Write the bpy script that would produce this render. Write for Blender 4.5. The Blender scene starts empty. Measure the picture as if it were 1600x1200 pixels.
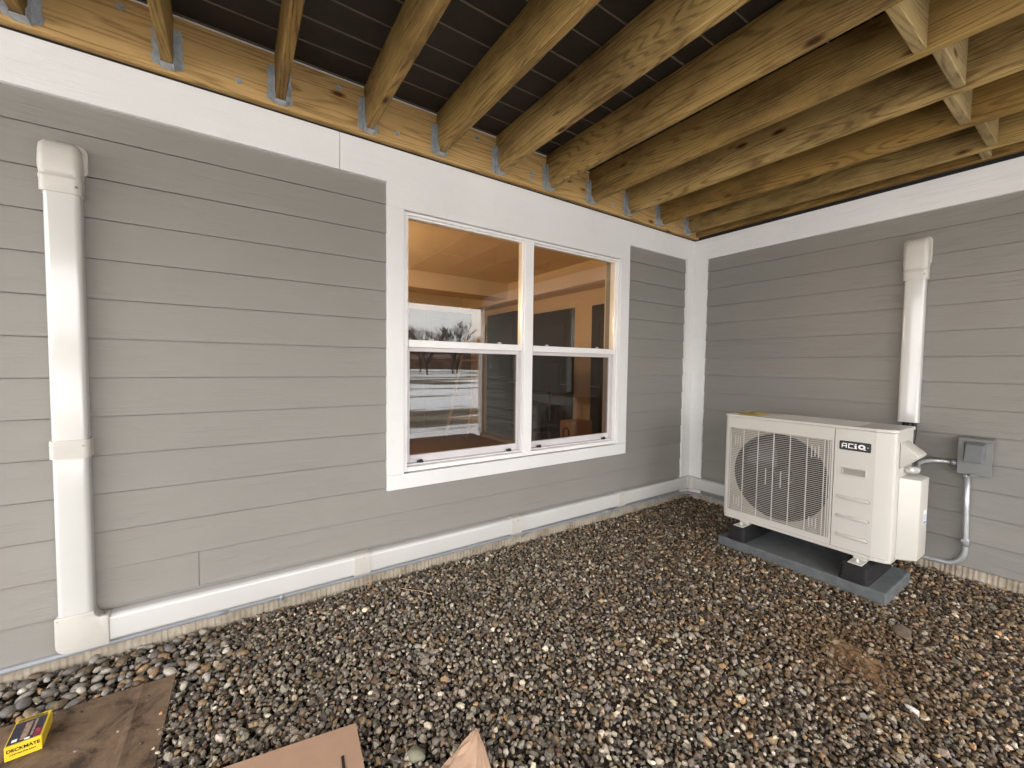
import bpy, bmesh, math, random
import numpy as np
from mathutils import Vector, Matrix

sc = bpy.context.scene
rad = math.radians
# ------------------------------------------------------------------ camera
cam_d = bpy.data.cameras.new('camera')
cam = bpy.data.objects.new('camera', cam_d)
sc.collection.objects.link(cam)
sc.camera = cam
cam_d.sensor_width = 36.0
cam_d.sensor_fit = 'HORIZONTAL'
cam_d.lens = 642.3 / 1600 * 36
cam_d.clip_start = 0.02
cam_d.clip_end = 1000
yaw, pit, rol = 0.5942, -0.0440, 0.0126
fw = Vector((math.sin(yaw) * math.cos(pit), math.cos(yaw) * math.cos(pit), math.sin(pit)))
rt = Vector((math.cos(yaw), -math.sin(yaw), 0))
up = rt.cross(fw)
r2 = rt * math.cos(rol) + up * math.sin(rol)
u2 = -rt * math.sin(rol) + up * math.cos(rol)
M = Matrix((r2, u2, -fw)).transposed().to_4x4()
M.translation = Vector((-3.6592, -2.3308, 1.2626))
cam.matrix_world = M

# ------------------------------------------------------------------ sky, sun, exposure
SUN_EL, SUN_AZ = rad(52), rad(205)          # azimuth: 0 = +y, clockwise
world = bpy.data.worlds.new('World')
sc.world = world
world.use_nodes = True
wn = world.node_tree.nodes
wl = world.node_tree.links
wn.clear()
sky = wn.new('ShaderNodeTexSky')
sky.sky_type = 'NISHITA'
sky.sun_disc = False
sky.sun_elevation = SUN_EL
sky.sun_rotation = SUN_AZ
sky.air_density = 1.0
sky.dust_density = 4.0
sky.ozone_density = 1.0
hs = wn.new('ShaderNodeHueSaturation')
hs.inputs['Saturation'].default_value = 0.34
bg = wn.new('ShaderNodeBackground')
bg.inputs['Strength'].default_value = 0.15
wo = wn.new('ShaderNodeOutputWorld')
wl.new(sky.outputs[0], hs.inputs['Color'])
# high thin cloud over the clear-sky model
wtc = wn.new('ShaderNodeTexCoord')
wmp = wn.new('ShaderNodeMapping'); wmp.inputs['Scale'].default_value = (1.2, 1.2, 3.5)
wno = wn.new('ShaderNodeTexNoise'); wno.inputs['Scale'].default_value = 1.6; wno.inputs['Detail'].default_value = 6
wrm = wn.new('ShaderNodeMapRange'); wrm.inputs['From Min'].default_value = 0.3; wrm.inputs['From Max'].default_value = 0.6; wrm.inputs['To Min'].default_value = 0.45; wrm.inputs['To Max'].default_value = 0.95
wmx = wn.new('ShaderNodeMixRGB'); wmx.inputs[2].default_value = (10.0, 9.7, 9.6, 1)
wl.new(wtc.outputs['Generated'], wmp.inputs[0]); wl.new(wmp.outputs[0], wno.inputs['Vector'])
wl.new(wno.outputs[0], wrm.inputs[0]); wl.new(wrm.outputs[0], wmx.inputs[0])
wl.new(hs.outputs[0], wmx.inputs[1])
wl.new(wmx.outputs[0], bg.inputs[0])
wl.new(bg.outputs[0], wo.inputs[0])
sun_d = bpy.data.lights.new('sun', 'SUN')
sun_d.energy = 3.0
sun_d.angle = rad(12)
sun_d.color = (1.0, 0.97, 0.92)
sun = bpy.data.objects.new('sun', sun_d)
sc.collection.objects.link(sun)
sd = Vector((math.sin(SUN_AZ) * math.cos(SUN_EL), math.cos(SUN_AZ) * math.cos(SUN_EL), math.sin(SUN_EL)))
sun.rotation_euler = sd.to_track_quat('Z', 'Y').to_euler()
sun.location = sd * 30
sc.view_settings.view_transform = 'Standard'
sc.view_settings.look = 'None'
sc.view_settings.gamma = 1
sc.view_settings.exposure = 2.07

rng = random.Random(7)
nrs = np.random.RandomState(11)
C = sc.collection

# ------------------------------------------------------------------ materials
def new_mat(name):
    m = bpy.data.materials.new(name)
    m.use_nodes = True
    nt = m.node_tree
    return m, nt, nt.nodes, nt.links, nt.nodes['Principled BSDF']

def nd(nt, t, **kw):
    n = nt.nodes.new(t)
    for k, v in kw.items():
        if k in n.inputs: n.inputs[k].default_value = v
        else: setattr(n, k, v)
    return n

def ramp(nt, pts, fac):
    r = nt.nodes.new('ShaderNodeValToRGB')
    el = r.color_ramp.elements
    while len(el) < len(pts): el.new(0.5)
    for e, (p, c) in zip(el, pts):
        e.position = p
        e.color = (*c, 1) if len(c) == 3 else c
    nt.links.new(fac, r.inputs[0])
    return r

def coords(nt, scale=(1, 1, 1), rnd=False):
    tc = nt.nodes.new('ShaderNodeTexCoord')
    mp = nt.nodes.new('ShaderNodeMapping')
    mp.inputs['Scale'].default_value = scale
    if rnd:
        oi = nt.nodes.new('ShaderNodeObjectInfo')
        ml = nt.nodes.new('ShaderNodeVectorMath'); ml.operation = 'SCALE'
        cb = nt.nodes.new('ShaderNodeCombineXYZ')
        nt.links.new(oi.outputs['Random'], cb.inputs[0]); nt.links.new(oi.outputs['Random'], cb.inputs[1]); nt.links.new(oi.outputs['Random'], cb.inputs[2])
        nt.links.new(cb.outputs[0], ml.inputs[0]); ml.inputs['Scale'].default_value = 37.0
        ad = nt.nodes.new('ShaderNodeVectorMath'); ad.operation = 'ADD'
        nt.links.new(tc.outputs['Object'], ad.inputs[0]); nt.links.new(ml.outputs[0], ad.inputs[1])
        nt.links.new(ad.outputs[0], mp.inputs[0])
    else:
        nt.links.new(tc.outputs['Object'], mp.inputs[0])
    return mp.outputs[0]

def bump(nt, h, strength, dist, bsdf, prev=None):
    b = nt.nodes.new('ShaderNodeBump')
    b.inputs['Strength'].default_value = strength
    b.inputs['Distance'].default_value = dist
    nt.links.new(h, b.inputs['Height'])
    if prev: nt.links.new(prev, b.inputs['Normal'])
    nt.links.new(b.outputs[0], bsdf.inputs['Normal'])
    return b.outputs[0]

def plain(name, col, rough=0.5, metal=0.0, var=0.05, vs=6, bmp=0.0, bs=200, spec=0.5, coat=0.0):
    m, nt, N, Lk, b = new_mat(name)
    v = coords(nt)
    n = nd(nt, 'ShaderNodeTexNoise', Scale=vs, Detail=6.0, Roughness=0.65)
    Lk.new(v, n.inputs['Vector'])
    lo = tuple(c * (1 - var) for c in col); hi = tuple(min(1, c * (1 + var)) for c in col)
    r = ramp(nt, [(0.3, lo), (0.7, hi)], n.outputs[0])
    Lk.new(r.outputs[0], b.inputs['Base Color'])
    b.inputs['Roughness'].default_value = rough
    b.inputs['Metallic'].default_value = metal
    b.inputs['Specular IOR Level'].default_value = spec
    b.inputs['Coat Weight'].default_value = coat
    b.inputs['Coat Roughness'].default_value = 0.1
    if bmp:
        n2 = nd(nt, 'ShaderNodeTexNoise', Scale=bs, Detail=4.0)
        Lk.new(v, n2.inputs['Vector'])
        bump(nt, n2.outputs[0], bmp, 0.002, b)
    return m

def painted_board(name, col, axis, grain, dirt=0.0):
    """fibre-cement board with embossed cedar grain running along axis 0 or 1"""
    m, nt, N, Lk, b = new_mat(name)
    s = [38, 38, 38]; s[axis] = 2.2; s[2] = 60
    v = coords(nt, tuple(s))
    n1 = nd(nt, 'ShaderNodeTexNoise', Scale=1.0, Detail=5.0, Roughness=0.6, Distortion=1.2)
    Lk.new(v, n1.inputs['Vector'])
    v0 = coords(nt)
    n2 = nd(nt, 'ShaderNodeTexNoise', Scale=420.0, Detail=3.0, Roughness=0.7)
    Lk.new(v0, n2.inputs['Vector'])
    n3 = nd(nt, 'ShaderNodeTexNoise', Scale=0.9, Detail=5.0)
    Lk.new(v0, n3.inputs['Vector'])
    n4 = nd(nt, 'ShaderNodeTexNoise', Scale=2.0, Detail=3.0)
    s2 = [1, 1, 1]; v4 = coords(nt, (1.5, 1.5, 5))
    Lk.new(v4, n4.inputs['Vector'])
    # patchy strength of the emboss
    mul = nd(nt, 'ShaderNodeMath', operation='MULTIPLY')
    r4 = ramp(nt, [(0.42, (0.05,) * 3), (0.62, (1,) * 3)], n4.outputs[0])
    Lk.new(n1.outputs[0], mul.inputs[0]); Lk.new(r4.outputs[0], mul.inputs[1])
    pr0 = bump(nt, n3.outputs[0], 0.25, 0.02, b)
    pr = bump(nt, n2.outputs[0], 0.30, 0.0012, b, pr0)
    bump(nt, mul.outputs[0], grain, 0.0045, b, pr)
    r = ramp(nt, [(0.25, tuple(c * 0.93 for c in col)), (0.75, tuple(c * 1.06 for c in col))], n3.outputs[0])
    mx = nd(nt, 'ShaderNodeMixRGB', blend_type='MULTIPLY'); mx.inputs[0].default_value = 0.14
    Lk.new(r.outputs[0], mx.inputs[1]); Lk.new(n2.outputs[0], mx.inputs[2])
    out = mx.outputs[0]
    if dirt:
        n5 = nd(nt, 'ShaderNodeTexNoise', Scale=3.0, Detail=8.0, Roughness=0.7)
        Lk.new(coords(nt, (1.0, 1.0, 0.6)), n5.inputs['Vector'])
        r5 = ramp(nt, [(0.52, (1, 1, 1)), (0.8, (1 - dirt, 1 - dirt * 1.1, 1 - dirt * 1.3))], n5.outputs[0])
        m2 = nd(nt, 'ShaderNodeMixRGB', blend_type='MULTIPLY'); m2.inputs[0].default_value = 1
        Lk.new(out, m2.inputs[1]); Lk.new(r5.outputs[0], m2.inputs[2]); out = m2.outputs[0]
    Lk.new(out, b.inputs['Base Color'])
    b.inputs['Roughness'].default_value = 0.62
    b.inputs['Specular IOR Level'].default_value = 0.35
    return m

def wood(name, axis, c_dark, c_light, freq=34.0, rough=0.75, stain=0.5, knots=True):
    """ring field of a sawn log: cathedral grain on the faces, grain along axis"""
    m, nt, N, Lk, b = new_mat(name)
    s = [1.0, 1.0, 1.0]; s[axis] = 0.10
    v = coords(nt, tuple(s), rnd=True)
    dn = nd(nt, 'ShaderNodeTexNoise', Scale=3.2, Detail=3.0, Roughness=0.5)
    Lk.new(v, dn.inputs['Vector'])
    sep = nt.nodes.new('ShaderNodeSeparateColor'); Lk.new(dn.outputs['Color'], sep.inputs[0])
    vs = nt.nodes.new('ShaderNodeSeparateXYZ'); Lk.new(v, vs.inputs[0])
    o = [i for i in range(3) if i != axis]
    def math2(op, a, c):
        n = nd(nt, 'ShaderNodeMath', operation=op)
        for i, x in enumerate((a, c)):
            if isinstance(x, (int, float)): n.inputs[i].default_value = x
            elif x is not None: Lk.new(x, n.inputs[i])
        return n.outputs[0]
    a = math2('MULTIPLY', math2('ADD', vs.outputs[o[0]], math2('MULTIPLY', sep.outputs[0], 0.55)), 1.0)
    c = math2('ADD', vs.outputs[o[1]], math2('MULTIPLY', sep.outputs[1], 0.55))
    ln = math2('ADD', math2('MULTIPLY', a, 0.6), math2('MULTIPLY', c, 1.0))
    ring = math2('SINE', math2('MULTIPLY', ln, freq * 6.28), None)
    fine_s = [260, 260, 260]; fine_s[axis] = 6
    fn = nd(nt, 'ShaderNodeTexNoise', Scale=1.0, Detail=4.0, Roughness=0.7)
    Lk.new(coords(nt, tuple(fine_s), rnd=True), fn.inputs['Vector'])
    late = ramp(nt, [(0.50, (0, 0, 0)), (0.93, (1, 1, 1))], math2('MULTIPLY_ADD', ring, 0.5))
    late.inputs[0].links[0].from_node.inputs[2].default_value = 0.5
    g = math2('SUBTRACT', math2('MULTIPLY', fn.outputs[0], 1.25), math2('MULTIPLY', late.outputs[0], 0.34))
    r = ramp(nt, [(0.08, c_dark), (0.34, tuple(0.35 * p + 0.65 * q for p, q in zip(c_dark, c_light))), (0.62, c_light)], g)
    # weathering stains
    st_s = [2.2, 2.2, 2.2]; st_s[axis] = 0.9
    sn = nd(nt, 'ShaderNodeTexNoise', Scale=1.6, Detail=7.0, Roughness=0.68)
    Lk.new(coords(nt, tuple(st_s), rnd=True), sn.inputs['Vector'])
    sr = ramp(nt, [(0.36, (1 - stain, 1 - stain * 1.05, 1 - stain * 1.1)), (0.56, (1, 1, 1)), (0.8, (1.0, 0.98, 0.85))], sn.outputs[0])
    mx = nd(nt, 'ShaderNodeMixRGB', blend_type='MULTIPLY'); mx.inputs[0].default_value = 1
    Lk.new(r.outputs[0], mx.inputs[1]); Lk.new(sr.outputs[0], mx.inputs[2])
    out = mx.outputs[0]
    # per-board tone
    oi = nt.nodes.new('ShaderNodeObjectInfo')
    hr = ramp(nt, [(0.0, (0.62, 0.50, 0.30)), (0.25, (1.08, 1.04, 0.98)), (0.45, (0.72, 0.58, 0.34)), (0.65, (1.12, 1.08, 1.05)), (0.82, (0.66, 0.54, 0.34)), (1.0, (0.95, 0.9, 0.8))], oi.outputs['Random'])
    m3 = nd(nt, 'ShaderNodeMixRGB', blend_type='MULTIPLY'); m3.inputs[0].default_value = 1
    Lk.new(out, m3.inputs[1]); Lk.new(hr.outputs[0], m3.inputs[2]); out = m3.outputs[0]
    if knots:
        kn_s = [9, 9, 9]; kn_s[axis] = 3.2
        vo = nd(nt, 'ShaderNodeTexVoronoi', Scale=1.0)
        Lk.new(coords(nt, tuple(kn_s), rnd=True), vo.inputs['Vector'])
        kr = ramp(nt, [(0.06, (0.16, 0.09, 0.04)), (0.10, (0.55, 0.42, 0.28)), (0.16, (1, 1, 1))], vo.outputs['Distance'])
        m4 = nd(nt, 'ShaderNodeMixRGB', blend_type='MULTIPLY'); m4.inputs[0].default_value = 1
        Lk.new(out, m4.inputs[1]); Lk.new(kr.outputs[0], m4.inputs[2]); out = m4.outputs[0]
    Lk.new(out, b.inputs['Base Color'])
    b.inputs['Roughness'].default_value = rough
    b.inputs['Specular IOR Level'].default_value = 0.3
    bump(nt, g, 0.3, 0.0015, b)
    return m

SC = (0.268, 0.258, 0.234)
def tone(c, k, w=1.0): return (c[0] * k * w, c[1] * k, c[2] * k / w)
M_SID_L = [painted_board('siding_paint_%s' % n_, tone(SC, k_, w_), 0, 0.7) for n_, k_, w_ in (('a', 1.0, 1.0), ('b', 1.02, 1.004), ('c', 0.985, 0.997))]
M_SID_R = [painted_board('siding_paint_wing_%s' % n_, tone(SC, k_, w_), 1, 1.0) for n_, k_, w_ in (('a', 0.93, 1.0), ('b', 0.945, 1.002), ('c', 0.915, 0.998))]  # same siding toned down; the wing wall's weaker light is in the colour
M_TRIM_L = painted_board('trim_paint', (0.80, 0.80, 0.79), 0, 0.5, 0.05)
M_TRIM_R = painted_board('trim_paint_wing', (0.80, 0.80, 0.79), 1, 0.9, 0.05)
M_VINYL = plain('window_vinyl', (0.82, 0.82, 0.81), 0.35, var=0.02)
M_SASH_SHADE = plain('sash_vinyl', (0.62, 0.60, 0.61), 0.45, var=0.04)  # window vinyl greyed; shadow on the recessed lower sash is in the colour
M_BLACK = plain('black_plastic', (0.012, 0.012, 0.013), 0.42, var=0.2)
M_LINE = plain('line_cover_vinyl', (0.58, 0.58, 0.555), 0.13, var=0.03, vs=3, coat=0.6)
M_LINEF = plain('line_fitting_vinyl', (0.53, 0.51, 0.465), 0.35, var=0.05, vs=12)
M_SCREW = plain('screw_metal', (0.28, 0.27, 0.26), 0.35, 1.0)
M_COND = plain('grey_conduit_pvc', (0.27, 0.285, 0.31), 0.4, var=0.06, vs=10)
M_EMT = plain('galvanised_conduit', (0.50, 0.52, 0.53), 0.38, 0.55, var=0.12, vs=20)
M_GALV = plain('galvanised_steel', (0.36, 0.39, 0.41), 0.42, 0.35, var=0.3, vs=25)
M_BOX = plain('disconnect_paint', (0.17, 0.175, 0.17), 0.45, var=0.08, vs=14)
M_BOXLID = plain('disconnect_cover_paint', (0.115, 0.12, 0.125), 0.4, var=0.08, vs=14)
M_AC = plain('cabinet_enamel', (0.515, 0.50, 0.46), 0.36, var=0.025, vs=3, bmp=0.06, bs=700)
M_ACD = plain('shroud_enamel', (0.30, 0.28, 0.24), 0.5, var=0.05, vs=5)
M_FANB = plain('fan_plastic', (0.010, 0.011, 0.016), 0.38, var=0.2)
M_COIL = plain('coil_dark', (0.008, 0.008, 0.011), 0.7, var=0.3)
M_WHITE = plain('white_print', (0.85, 0.85, 0.83), 0.5)
M_YEL = plain('yellow_print', (0.74, 0.52, 0.03), 0.45, var=0.06)
M_BLUE = plain('blue_print', (0.10, 0.12, 0.45), 0.5)
M_FOAM = plain('condenser_pad_composite', (0.100, 0.110, 0.113), 0.8, var=0.22, vs=18, bmp=0.5, bs=260)
M_RUB = plain('riser_rubber', (0.005, 0.005, 0.0055), 0.75, var=0.3, vs=30, bmp=0.3, bs=90)
M_STEEL = plain('bright_zinc', (0.62, 0.62, 0.60), 0.35, 0.4)
M_DARK = plain('housewrap_gap', (0.012, 0.011, 0.012), 0.9)
M_DRY = plain('drywall_paint', (0.64, 0.52, 0.38), 0.8, var=0.05, vs=2)
M_FLR = plain('room_floor', (0.42, 0.25, 0.11), 0.6, var=0.15, vs=5)
M_DOORD = plain('charcoal_door_paint', (0.020, 0.019, 0.019), 0.45, var=0.1)
M_TANW = plain('tan_wood', (0.55, 0.38, 0.22), 0.6, var=0.12, vs=9)
M_JOIST = wood('treated_joist', 1, (0.105, 0.062, 0.018), (0.385, 0.275, 0.108), 62, stain=0.6)
M_LEDG = wood('treated_ledger', 0, (0.21, 0.125, 0.042), (0.48, 0.325, 0.14), 48, stain=0.22)
M_BLK = wood('treated_block', 0, (0.18, 0.135, 0.07), (0.46, 0.38, 0.22), 60, stain=0.4)
M_POST = wood('treated_post', 2, (0.14, 0.09, 0.04), (0.40, 0.28, 0.13), 30)
M_DECK = plain('deck_board_composite', (0.021, 0.015, 0.010), 0.7, var=0.35, vs=9, bmp=0.3, bs=120)
M_DECKE = plain('deck_board_edge', (0.16, 0.13, 0.10), 0.22, var=0.1)  # paler than the boards: skylight in the gaps put into the colour
M_CARD = plain('cardboard', (0.42, 0.265, 0.175), 0.85, var=0.06, vs=12, bmp=0.15, bs=500)
M_BARK = plain('bark', (0.075, 0.055, 0.045), 0.9, var=0.3)

def muddy_board():
    m, nt, N, Lk, b = new_mat('muddy_cardboard')
    v = coords(nt)
    n = nd(nt, 'ShaderNodeTexNoise', Scale=9.0, Detail=9.0, Roughness=0.68, Distortion=0.6); Lk.new(v, n.inputs['Vector'])
    n2 = nd(nt, 'ShaderNodeTexNoise', Scale=380.0, Detail=2.0); Lk.new(v, n2.inputs['Vector'])
    r = ramp(nt, [(0.40, (0.045, 0.026, 0.015)), (0.49, (0.135, 0.085, 0.050)), (0.62, (0.19, 0.125, 0.076))], n.outputs[0])
    mx = nd(nt, 'ShaderNodeMixRGB', blend_type='OVERLAY'); mx.inputs[0].default_value = 0.5
    Lk.new(r.outputs[0], mx.inputs[1]); Lk.new(n2.outputs[0], mx.inputs[2])
    Lk.new(mx.outputs[0], b.inputs['Base Color'])
    b.inputs['Roughness'].default_value = 0.8
    bump(nt, n.outputs[0], 0.5, 0.006, b)
    return m
M_MUD = muddy_board()

def concrete():
    m, nt, N, Lk, b = new_mat('ribbed_concrete')
    v = coords(nt)
    n = nd(nt, 'ShaderNodeTexNoise', Scale=7.0, Detail=9.0, Roughness=0.7); Lk.new(v, n.inputs['Vector'])
    r = ramp(nt, [(0.3, (0.20, 0.165, 0.12)), (0.5, (0.36, 0.31, 0.24)), (0.7, (0.47, 0.42, 0.34))], n.outputs[0])
    Lk.new(r.outputs[0], b.inputs['Base Color'])
    w = nd(nt, 'ShaderNodeTexWave', wave_type='BANDS', bands_direction='DIAGONAL', Scale=26.0, Distortion=4.0)
    w.inputs['Detail'].default_value = 3.0
    Lk.new(coords(nt, (1, 1, 0.03)), w.inputs['Vector'])
    n2 = nd(nt, 'ShaderNodeTexNoise', Scale=90.0, Detail=5.0); Lk.new(v, n2.inputs['Vector'])
    pr = bump(nt, w.outputs[0], 0.8, 0.004, b)
    bump(nt, n2.outputs[0], 0.5, 0.004, b, pr)
    b.inputs['Roughness'].default_value = 0.9
    return m
M_CONC = concrete()

def glass(name='window_glass', tint=(0.90, 0.92, 0.90)):
    m, nt, N, Lk, b = new_mat(name)
    nt.nodes.remove(b)
    out = nt.nodes['Material Output']
    tr = nd(nt, 'ShaderNodeBsdfTransparent'); tr.inputs[0].default_value = (*tint, 1)
    gl = nd(nt, 'ShaderNodeBsdfGlossy', Roughness=0.0); gl.inputs[0].default_value = (1, 1, 1, 1)
    v = coords(nt)
    n = nd(nt, 'ShaderNodeTexNoise', Scale=2.2, Detail=1.0); Lk.new(v, n.inputs['Vector'])
    bm_ = nd(nt, 'ShaderNodeBump', Strength=0.03, Distance=0.006); Lk.new(n.outputs[0], bm_.inputs['Height'])
    Lk.new(bm_.outputs[0], gl.inputs['Normal'])
    fr = nd(nt, 'ShaderNodeLayerWeight', Blend=0.5)
    pw = nd(nt, 'ShaderNodeMath', operation='POWER'); pw.inputs[1].default_value = 5.0
    Lk.new(fr.outputs['Facing'], pw.inputs[0])
    mt = nd(nt, 'ShaderNodeMath', operation='MULTIPLY_ADD'); mt.inputs[1].default_value = 0.9; mt.inputs[2].default_value = 0.055
    Lk.new(pw.outputs[0], mt.inputs[0])
    mx = nd(nt, 'ShaderNodeMixShader')
    Lk.new(mt.outputs[0], mx.inputs[0]); Lk.new(tr.outputs[0], mx.inputs[1]); Lk.new(gl.outputs[0], mx.inputs[2])
    Lk.new(mx.outputs[0], out.inputs[0])
    return m
M_GLASS = glass()
M_GLASS2 = glass('window_glass_tinted', (0.58, 0.59, 0.58))

def gravel_bed():
    m, nt, N, Lk, b = new_mat('gravel_bed')
    v = coords(nt)
    n = nd(nt, 'ShaderNodeTexNoise', Scale=60.0, Detail=6.0); Lk.new(v, n.inputs['Vector'])
    vo = nd(nt, 'ShaderNodeTexVoronoi', Scale=48.0); Lk.new(v, vo.inputs['Vector'])
    r = ramp(nt, [(0.2, (0.010, 0.007, 0.0045)), (0.8, (0.040, 0.028, 0.018))], n.outputs[0])
    Lk.new(r.outputs[0], b.inputs['Base Color'])
    b.inputs['Roughness'].default_value = 0.95
    bump(nt, vo.outputs['Distance'], 1.0, 0.012, b)
    return m
M_BED = gravel_bed()

def stone_mat():
    m, nt, N, Lk, b = new_mat('crushed_stone')
    at = nd(nt, 'ShaderNodeAttribute', attribute_name='stone_colour')
    v = coords(nt)
    n = nd(nt, 'ShaderNodeTexNoise', Scale=140.0, Detail=5.0, Roughness=0.7); Lk.new(v, n.inputs['Vector'])
    r = ramp(nt, [(0.3, (0.62, 0.62, 0.62)), (0.7, (1.3, 1.3, 1.3))], n.outputs[0])
    mx = nd(nt, 'ShaderNodeMixRGB', blend_type='MULTIPLY'); mx.inputs[0].default_value = 1
    Lk.new(at.outputs['Color'], mx.inputs[1]); Lk.new(r.outputs[0], mx.inputs[2])
    Lk.new(mx.outputs[0], b.inputs['Base Color'])
    b.inputs['Roughness'].default_value = 0.48
    b.inputs['Specular IOR Level'].default_value = 0.35
    bump(nt, n.outputs[0], 0.4, 0.002, b)
    return m
M_STONE = stone_mat()

def yard_mat():
    m, nt, N, Lk, b = new_mat('snowy_yard')
    v = coords(nt, (0.05, 0.22, 1))
    n = nd(nt, 'ShaderNodeTexNoise', Scale=1.0, Detail=7.0, Roughness=0.62, Distortion=0.8); Lk.new(v, n.inputs['Vector'])
    r = ramp(nt, [(0.42, (0.07, 0.055, 0.035)), (0.47, (0.20, 0.16, 0.10)), (0.50, (0.75, 0.77, 0.80))], n.outputs[0])
    Lk.new(r.outputs[0], b.inputs['Base Color'])
    b.inputs['Roughness'].default_value = 0.8
    return m
M_YARD = yard_mat()

def wood_hill():
    m, nt, N, Lk, b = new_mat('far_brush')
    n = nd(nt, 'ShaderNodeTexNoise', Scale=1.0, Detail=8.0, Roughness=0.8); Lk.new(coords(nt, (0.6, 0.6, 0.25)), n.inputs['Vector'])
    r = ramp(nt, [(0.35, (0.05, 0.035, 0.03)), (0.65, (0.20, 0.12, 0.08))], n.outputs[0])
    Lk.new(r.outputs[0], b.inputs['Base Color']); b.inputs['Roughness'].default_value = 1.0
    return m
M_HILL = wood_hill()

# ------------------------------------------------------------------ mesh helpers
def obj(name, bm, mat, parent=None, smooth=False, loc=None):
    me = bpy.data.meshes.new(name)
    bm.normal_update()
    bm.to_mesh(me); bm.free()
    mats = mat if isinstance(mat, (list, tuple)) else [mat]
    for q in mats: me.materials.append(q)
    if smooth:
        for p in me.polygons: p.use_smooth = True
    o = bpy.data.objects.new(name, me)
    C.objects.link(o)
    if parent is not None:
        o.parent = parent
        o.matrix_parent_inverse = Matrix.Identity(4)
        if loc is None: loc = -root_of(parent)
    if loc is not None: o.location = loc
    return o

def root_of(p):
    v = Vector((0, 0, 0))
    while p is not None:
        v += p.location; p = p.parent
    return v

def thing(name, label, cat, loc=(0, 0, 0), group=None):
    o = bpy.data.objects.new(name, None)
    o.empty_display_size = 0.1
    C.objects.link(o); o.location = loc
    return tag(o, label, cat, group)

def tag(o, label=None, cat=None, group=None, kind=None):
    if label: o['label'] = label
    if cat: o['category'] = cat
    if group: o['group'] = group
    if kind: o['kind'] = kind
    return o

def box(bm, x0, x1, y0, y1, z0, z1, bev=0.0, seg=1, mi=0):
    vs = [bm.verts.new(p) for p in ((x0, y0, z0), (x1, y0, z0), (x1, y1, z0), (x0, y1, z0), (x0, y0, z1), (x1, y0, z1), (x1, y1, z1), (x0, y1, z1))]
    fs = [bm.faces.new([vs[i] for i in f]) for f in ((0, 3, 2, 1), (4, 5, 6, 7), (0, 1, 5, 4), (1, 2, 6, 5), (2, 3, 7, 6), (3, 0, 4, 7))]
    for f in fs: f.material_index = mi
    if bev:
        es = list({e for f in fs for e in f.edges})
        r = bmesh.ops.bevel(bm, geom=es, offset=bev, segments=seg, profile=0.5, affect='EDGES')
        for f in r['faces']: f.material_index = mi
    return vs

def prism(bm, pts, axis, a, b_, bev=0.0, seg=1, mi=0):
    """extrude a 2-D polygon (other two axes in order) from a to b_ along axis"""
    def P(p, t):
        q = list(p); q.insert(axis, t); return q
    A = [bm.verts.new(P(p, a)) for p in pts]; B = [bm.verts.new(P(p, b_)) for p in pts]
    fs = [bm.faces.new(A[::-1]), bm.faces.new(B)]
    n = len(pts)
    for i in range(n): fs.append(bm.faces.new([A[i], A[(i + 1) % n], B[(i + 1) % n], B[i]]))
    bmesh.ops.recalc_face_normals(bm, faces=fs)
    for f in fs: f.material_index = mi
    if bev:
        es = list({e for f in fs for e in f.edges})
        bmesh.ops.bevel(bm, geom=es, offset=bev, segments=seg, profile=0.5, affect='EDGES')

def tube(bm, pts, r, n=12, cap=True, mi=0, radii=None):
    pts = [Vector(p) for p in pts]
    rings = []
    prev = None
    for i, p in enumerate(pts):
        if i == 0: d = pts[1] - p
        elif i == len(pts) - 1: d = p - pts[i - 1]
        else: d = (pts[i + 1] - p).normalized() + (p - pts[i - 1]).normalized()
        d.normalize()
        if prev is None:
            a = d.orthogonal().normalized()
        else:
            a = (prev - d * prev.dot(d)).normalized()
        prev = a
        b_ = d.cross(a)
        rr = radii[i] if radii else r
        rings.append([bm.verts.new(p + (a * math.cos(2 * math.pi * k / n) + b_ * math.sin(2 * math.pi * k / n)) * rr) for k in range(n)])
    for A, B in zip(rings, rings[1:]):
        for k in range(n):
            f = bm.faces.new([A[k], A[(k + 1) % n], B[(k + 1) % n], B[k]]); f.smooth = True; f.material_index = mi
    if cap:
        bm.faces.new(rings[0][::-1]).material_index = mi; bm.faces.new(rings[-1]).material_index = mi

def arc(c, r, a0, a1, n, f):
    return [f(c, r, a0 + (a1 - a0) * i / n) for i in range(n + 1)]

def rrect(u0, u1, v0, v1, r, n=4, corners=(1, 1, 1, 1)):
    """rounded rectangle, ccw from (u0,v0)"""
    out = []
    cs = [((u0, v0), math.pi), ((u1, v0), 1.5 * math.pi), ((u1, v1), 0), ((u0, v1), 0.5 * math.pi)]
    for i, ((u, v), a) in enumerate(cs):
        if not corners[i]: out.append((u, v)); continue
        cu = u + r if u == u0 else u - r; cv = v + r if v == v0 else v - r
        for k in range(n + 1):
            t = a + 0.5 * math.pi * k / n
            out.append((cu + r * math.cos(t), cv + r * math.sin(t)))
    return out

def text_mesh(name, s, size, mat, parent, mtx, depth=0.0006, bold=0.0, shx=1.0):
    cu = bpy.data.curves.new(name, 'FONT')
    cu.body = s; cu.size = size; cu.extrude = depth; cu.offset = bold
    cu.align_x = 'CENTER'; cu.align_y = 'CENTER'
    t = bpy.data.objects.new(name, cu); C.objects.link(t)
    bpy.context.view_layer.update()
    dg = bpy.context.evaluated_depsgraph_get()
    me = bpy.data.meshes.new_from_object(t.evaluated_get(dg))
    bpy.data.objects.remove(t)
    me.transform(Matrix.Diagonal((shx, 1, 1, 1)))
    me.transform(mtx)
    me.materials.clear(); me.materials.append(mat)
    o = bpy.data.objects.new(name, me); C.objects.link(o)
    o.parent = parent
    o.location = -root_of(parent)
    return o

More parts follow.
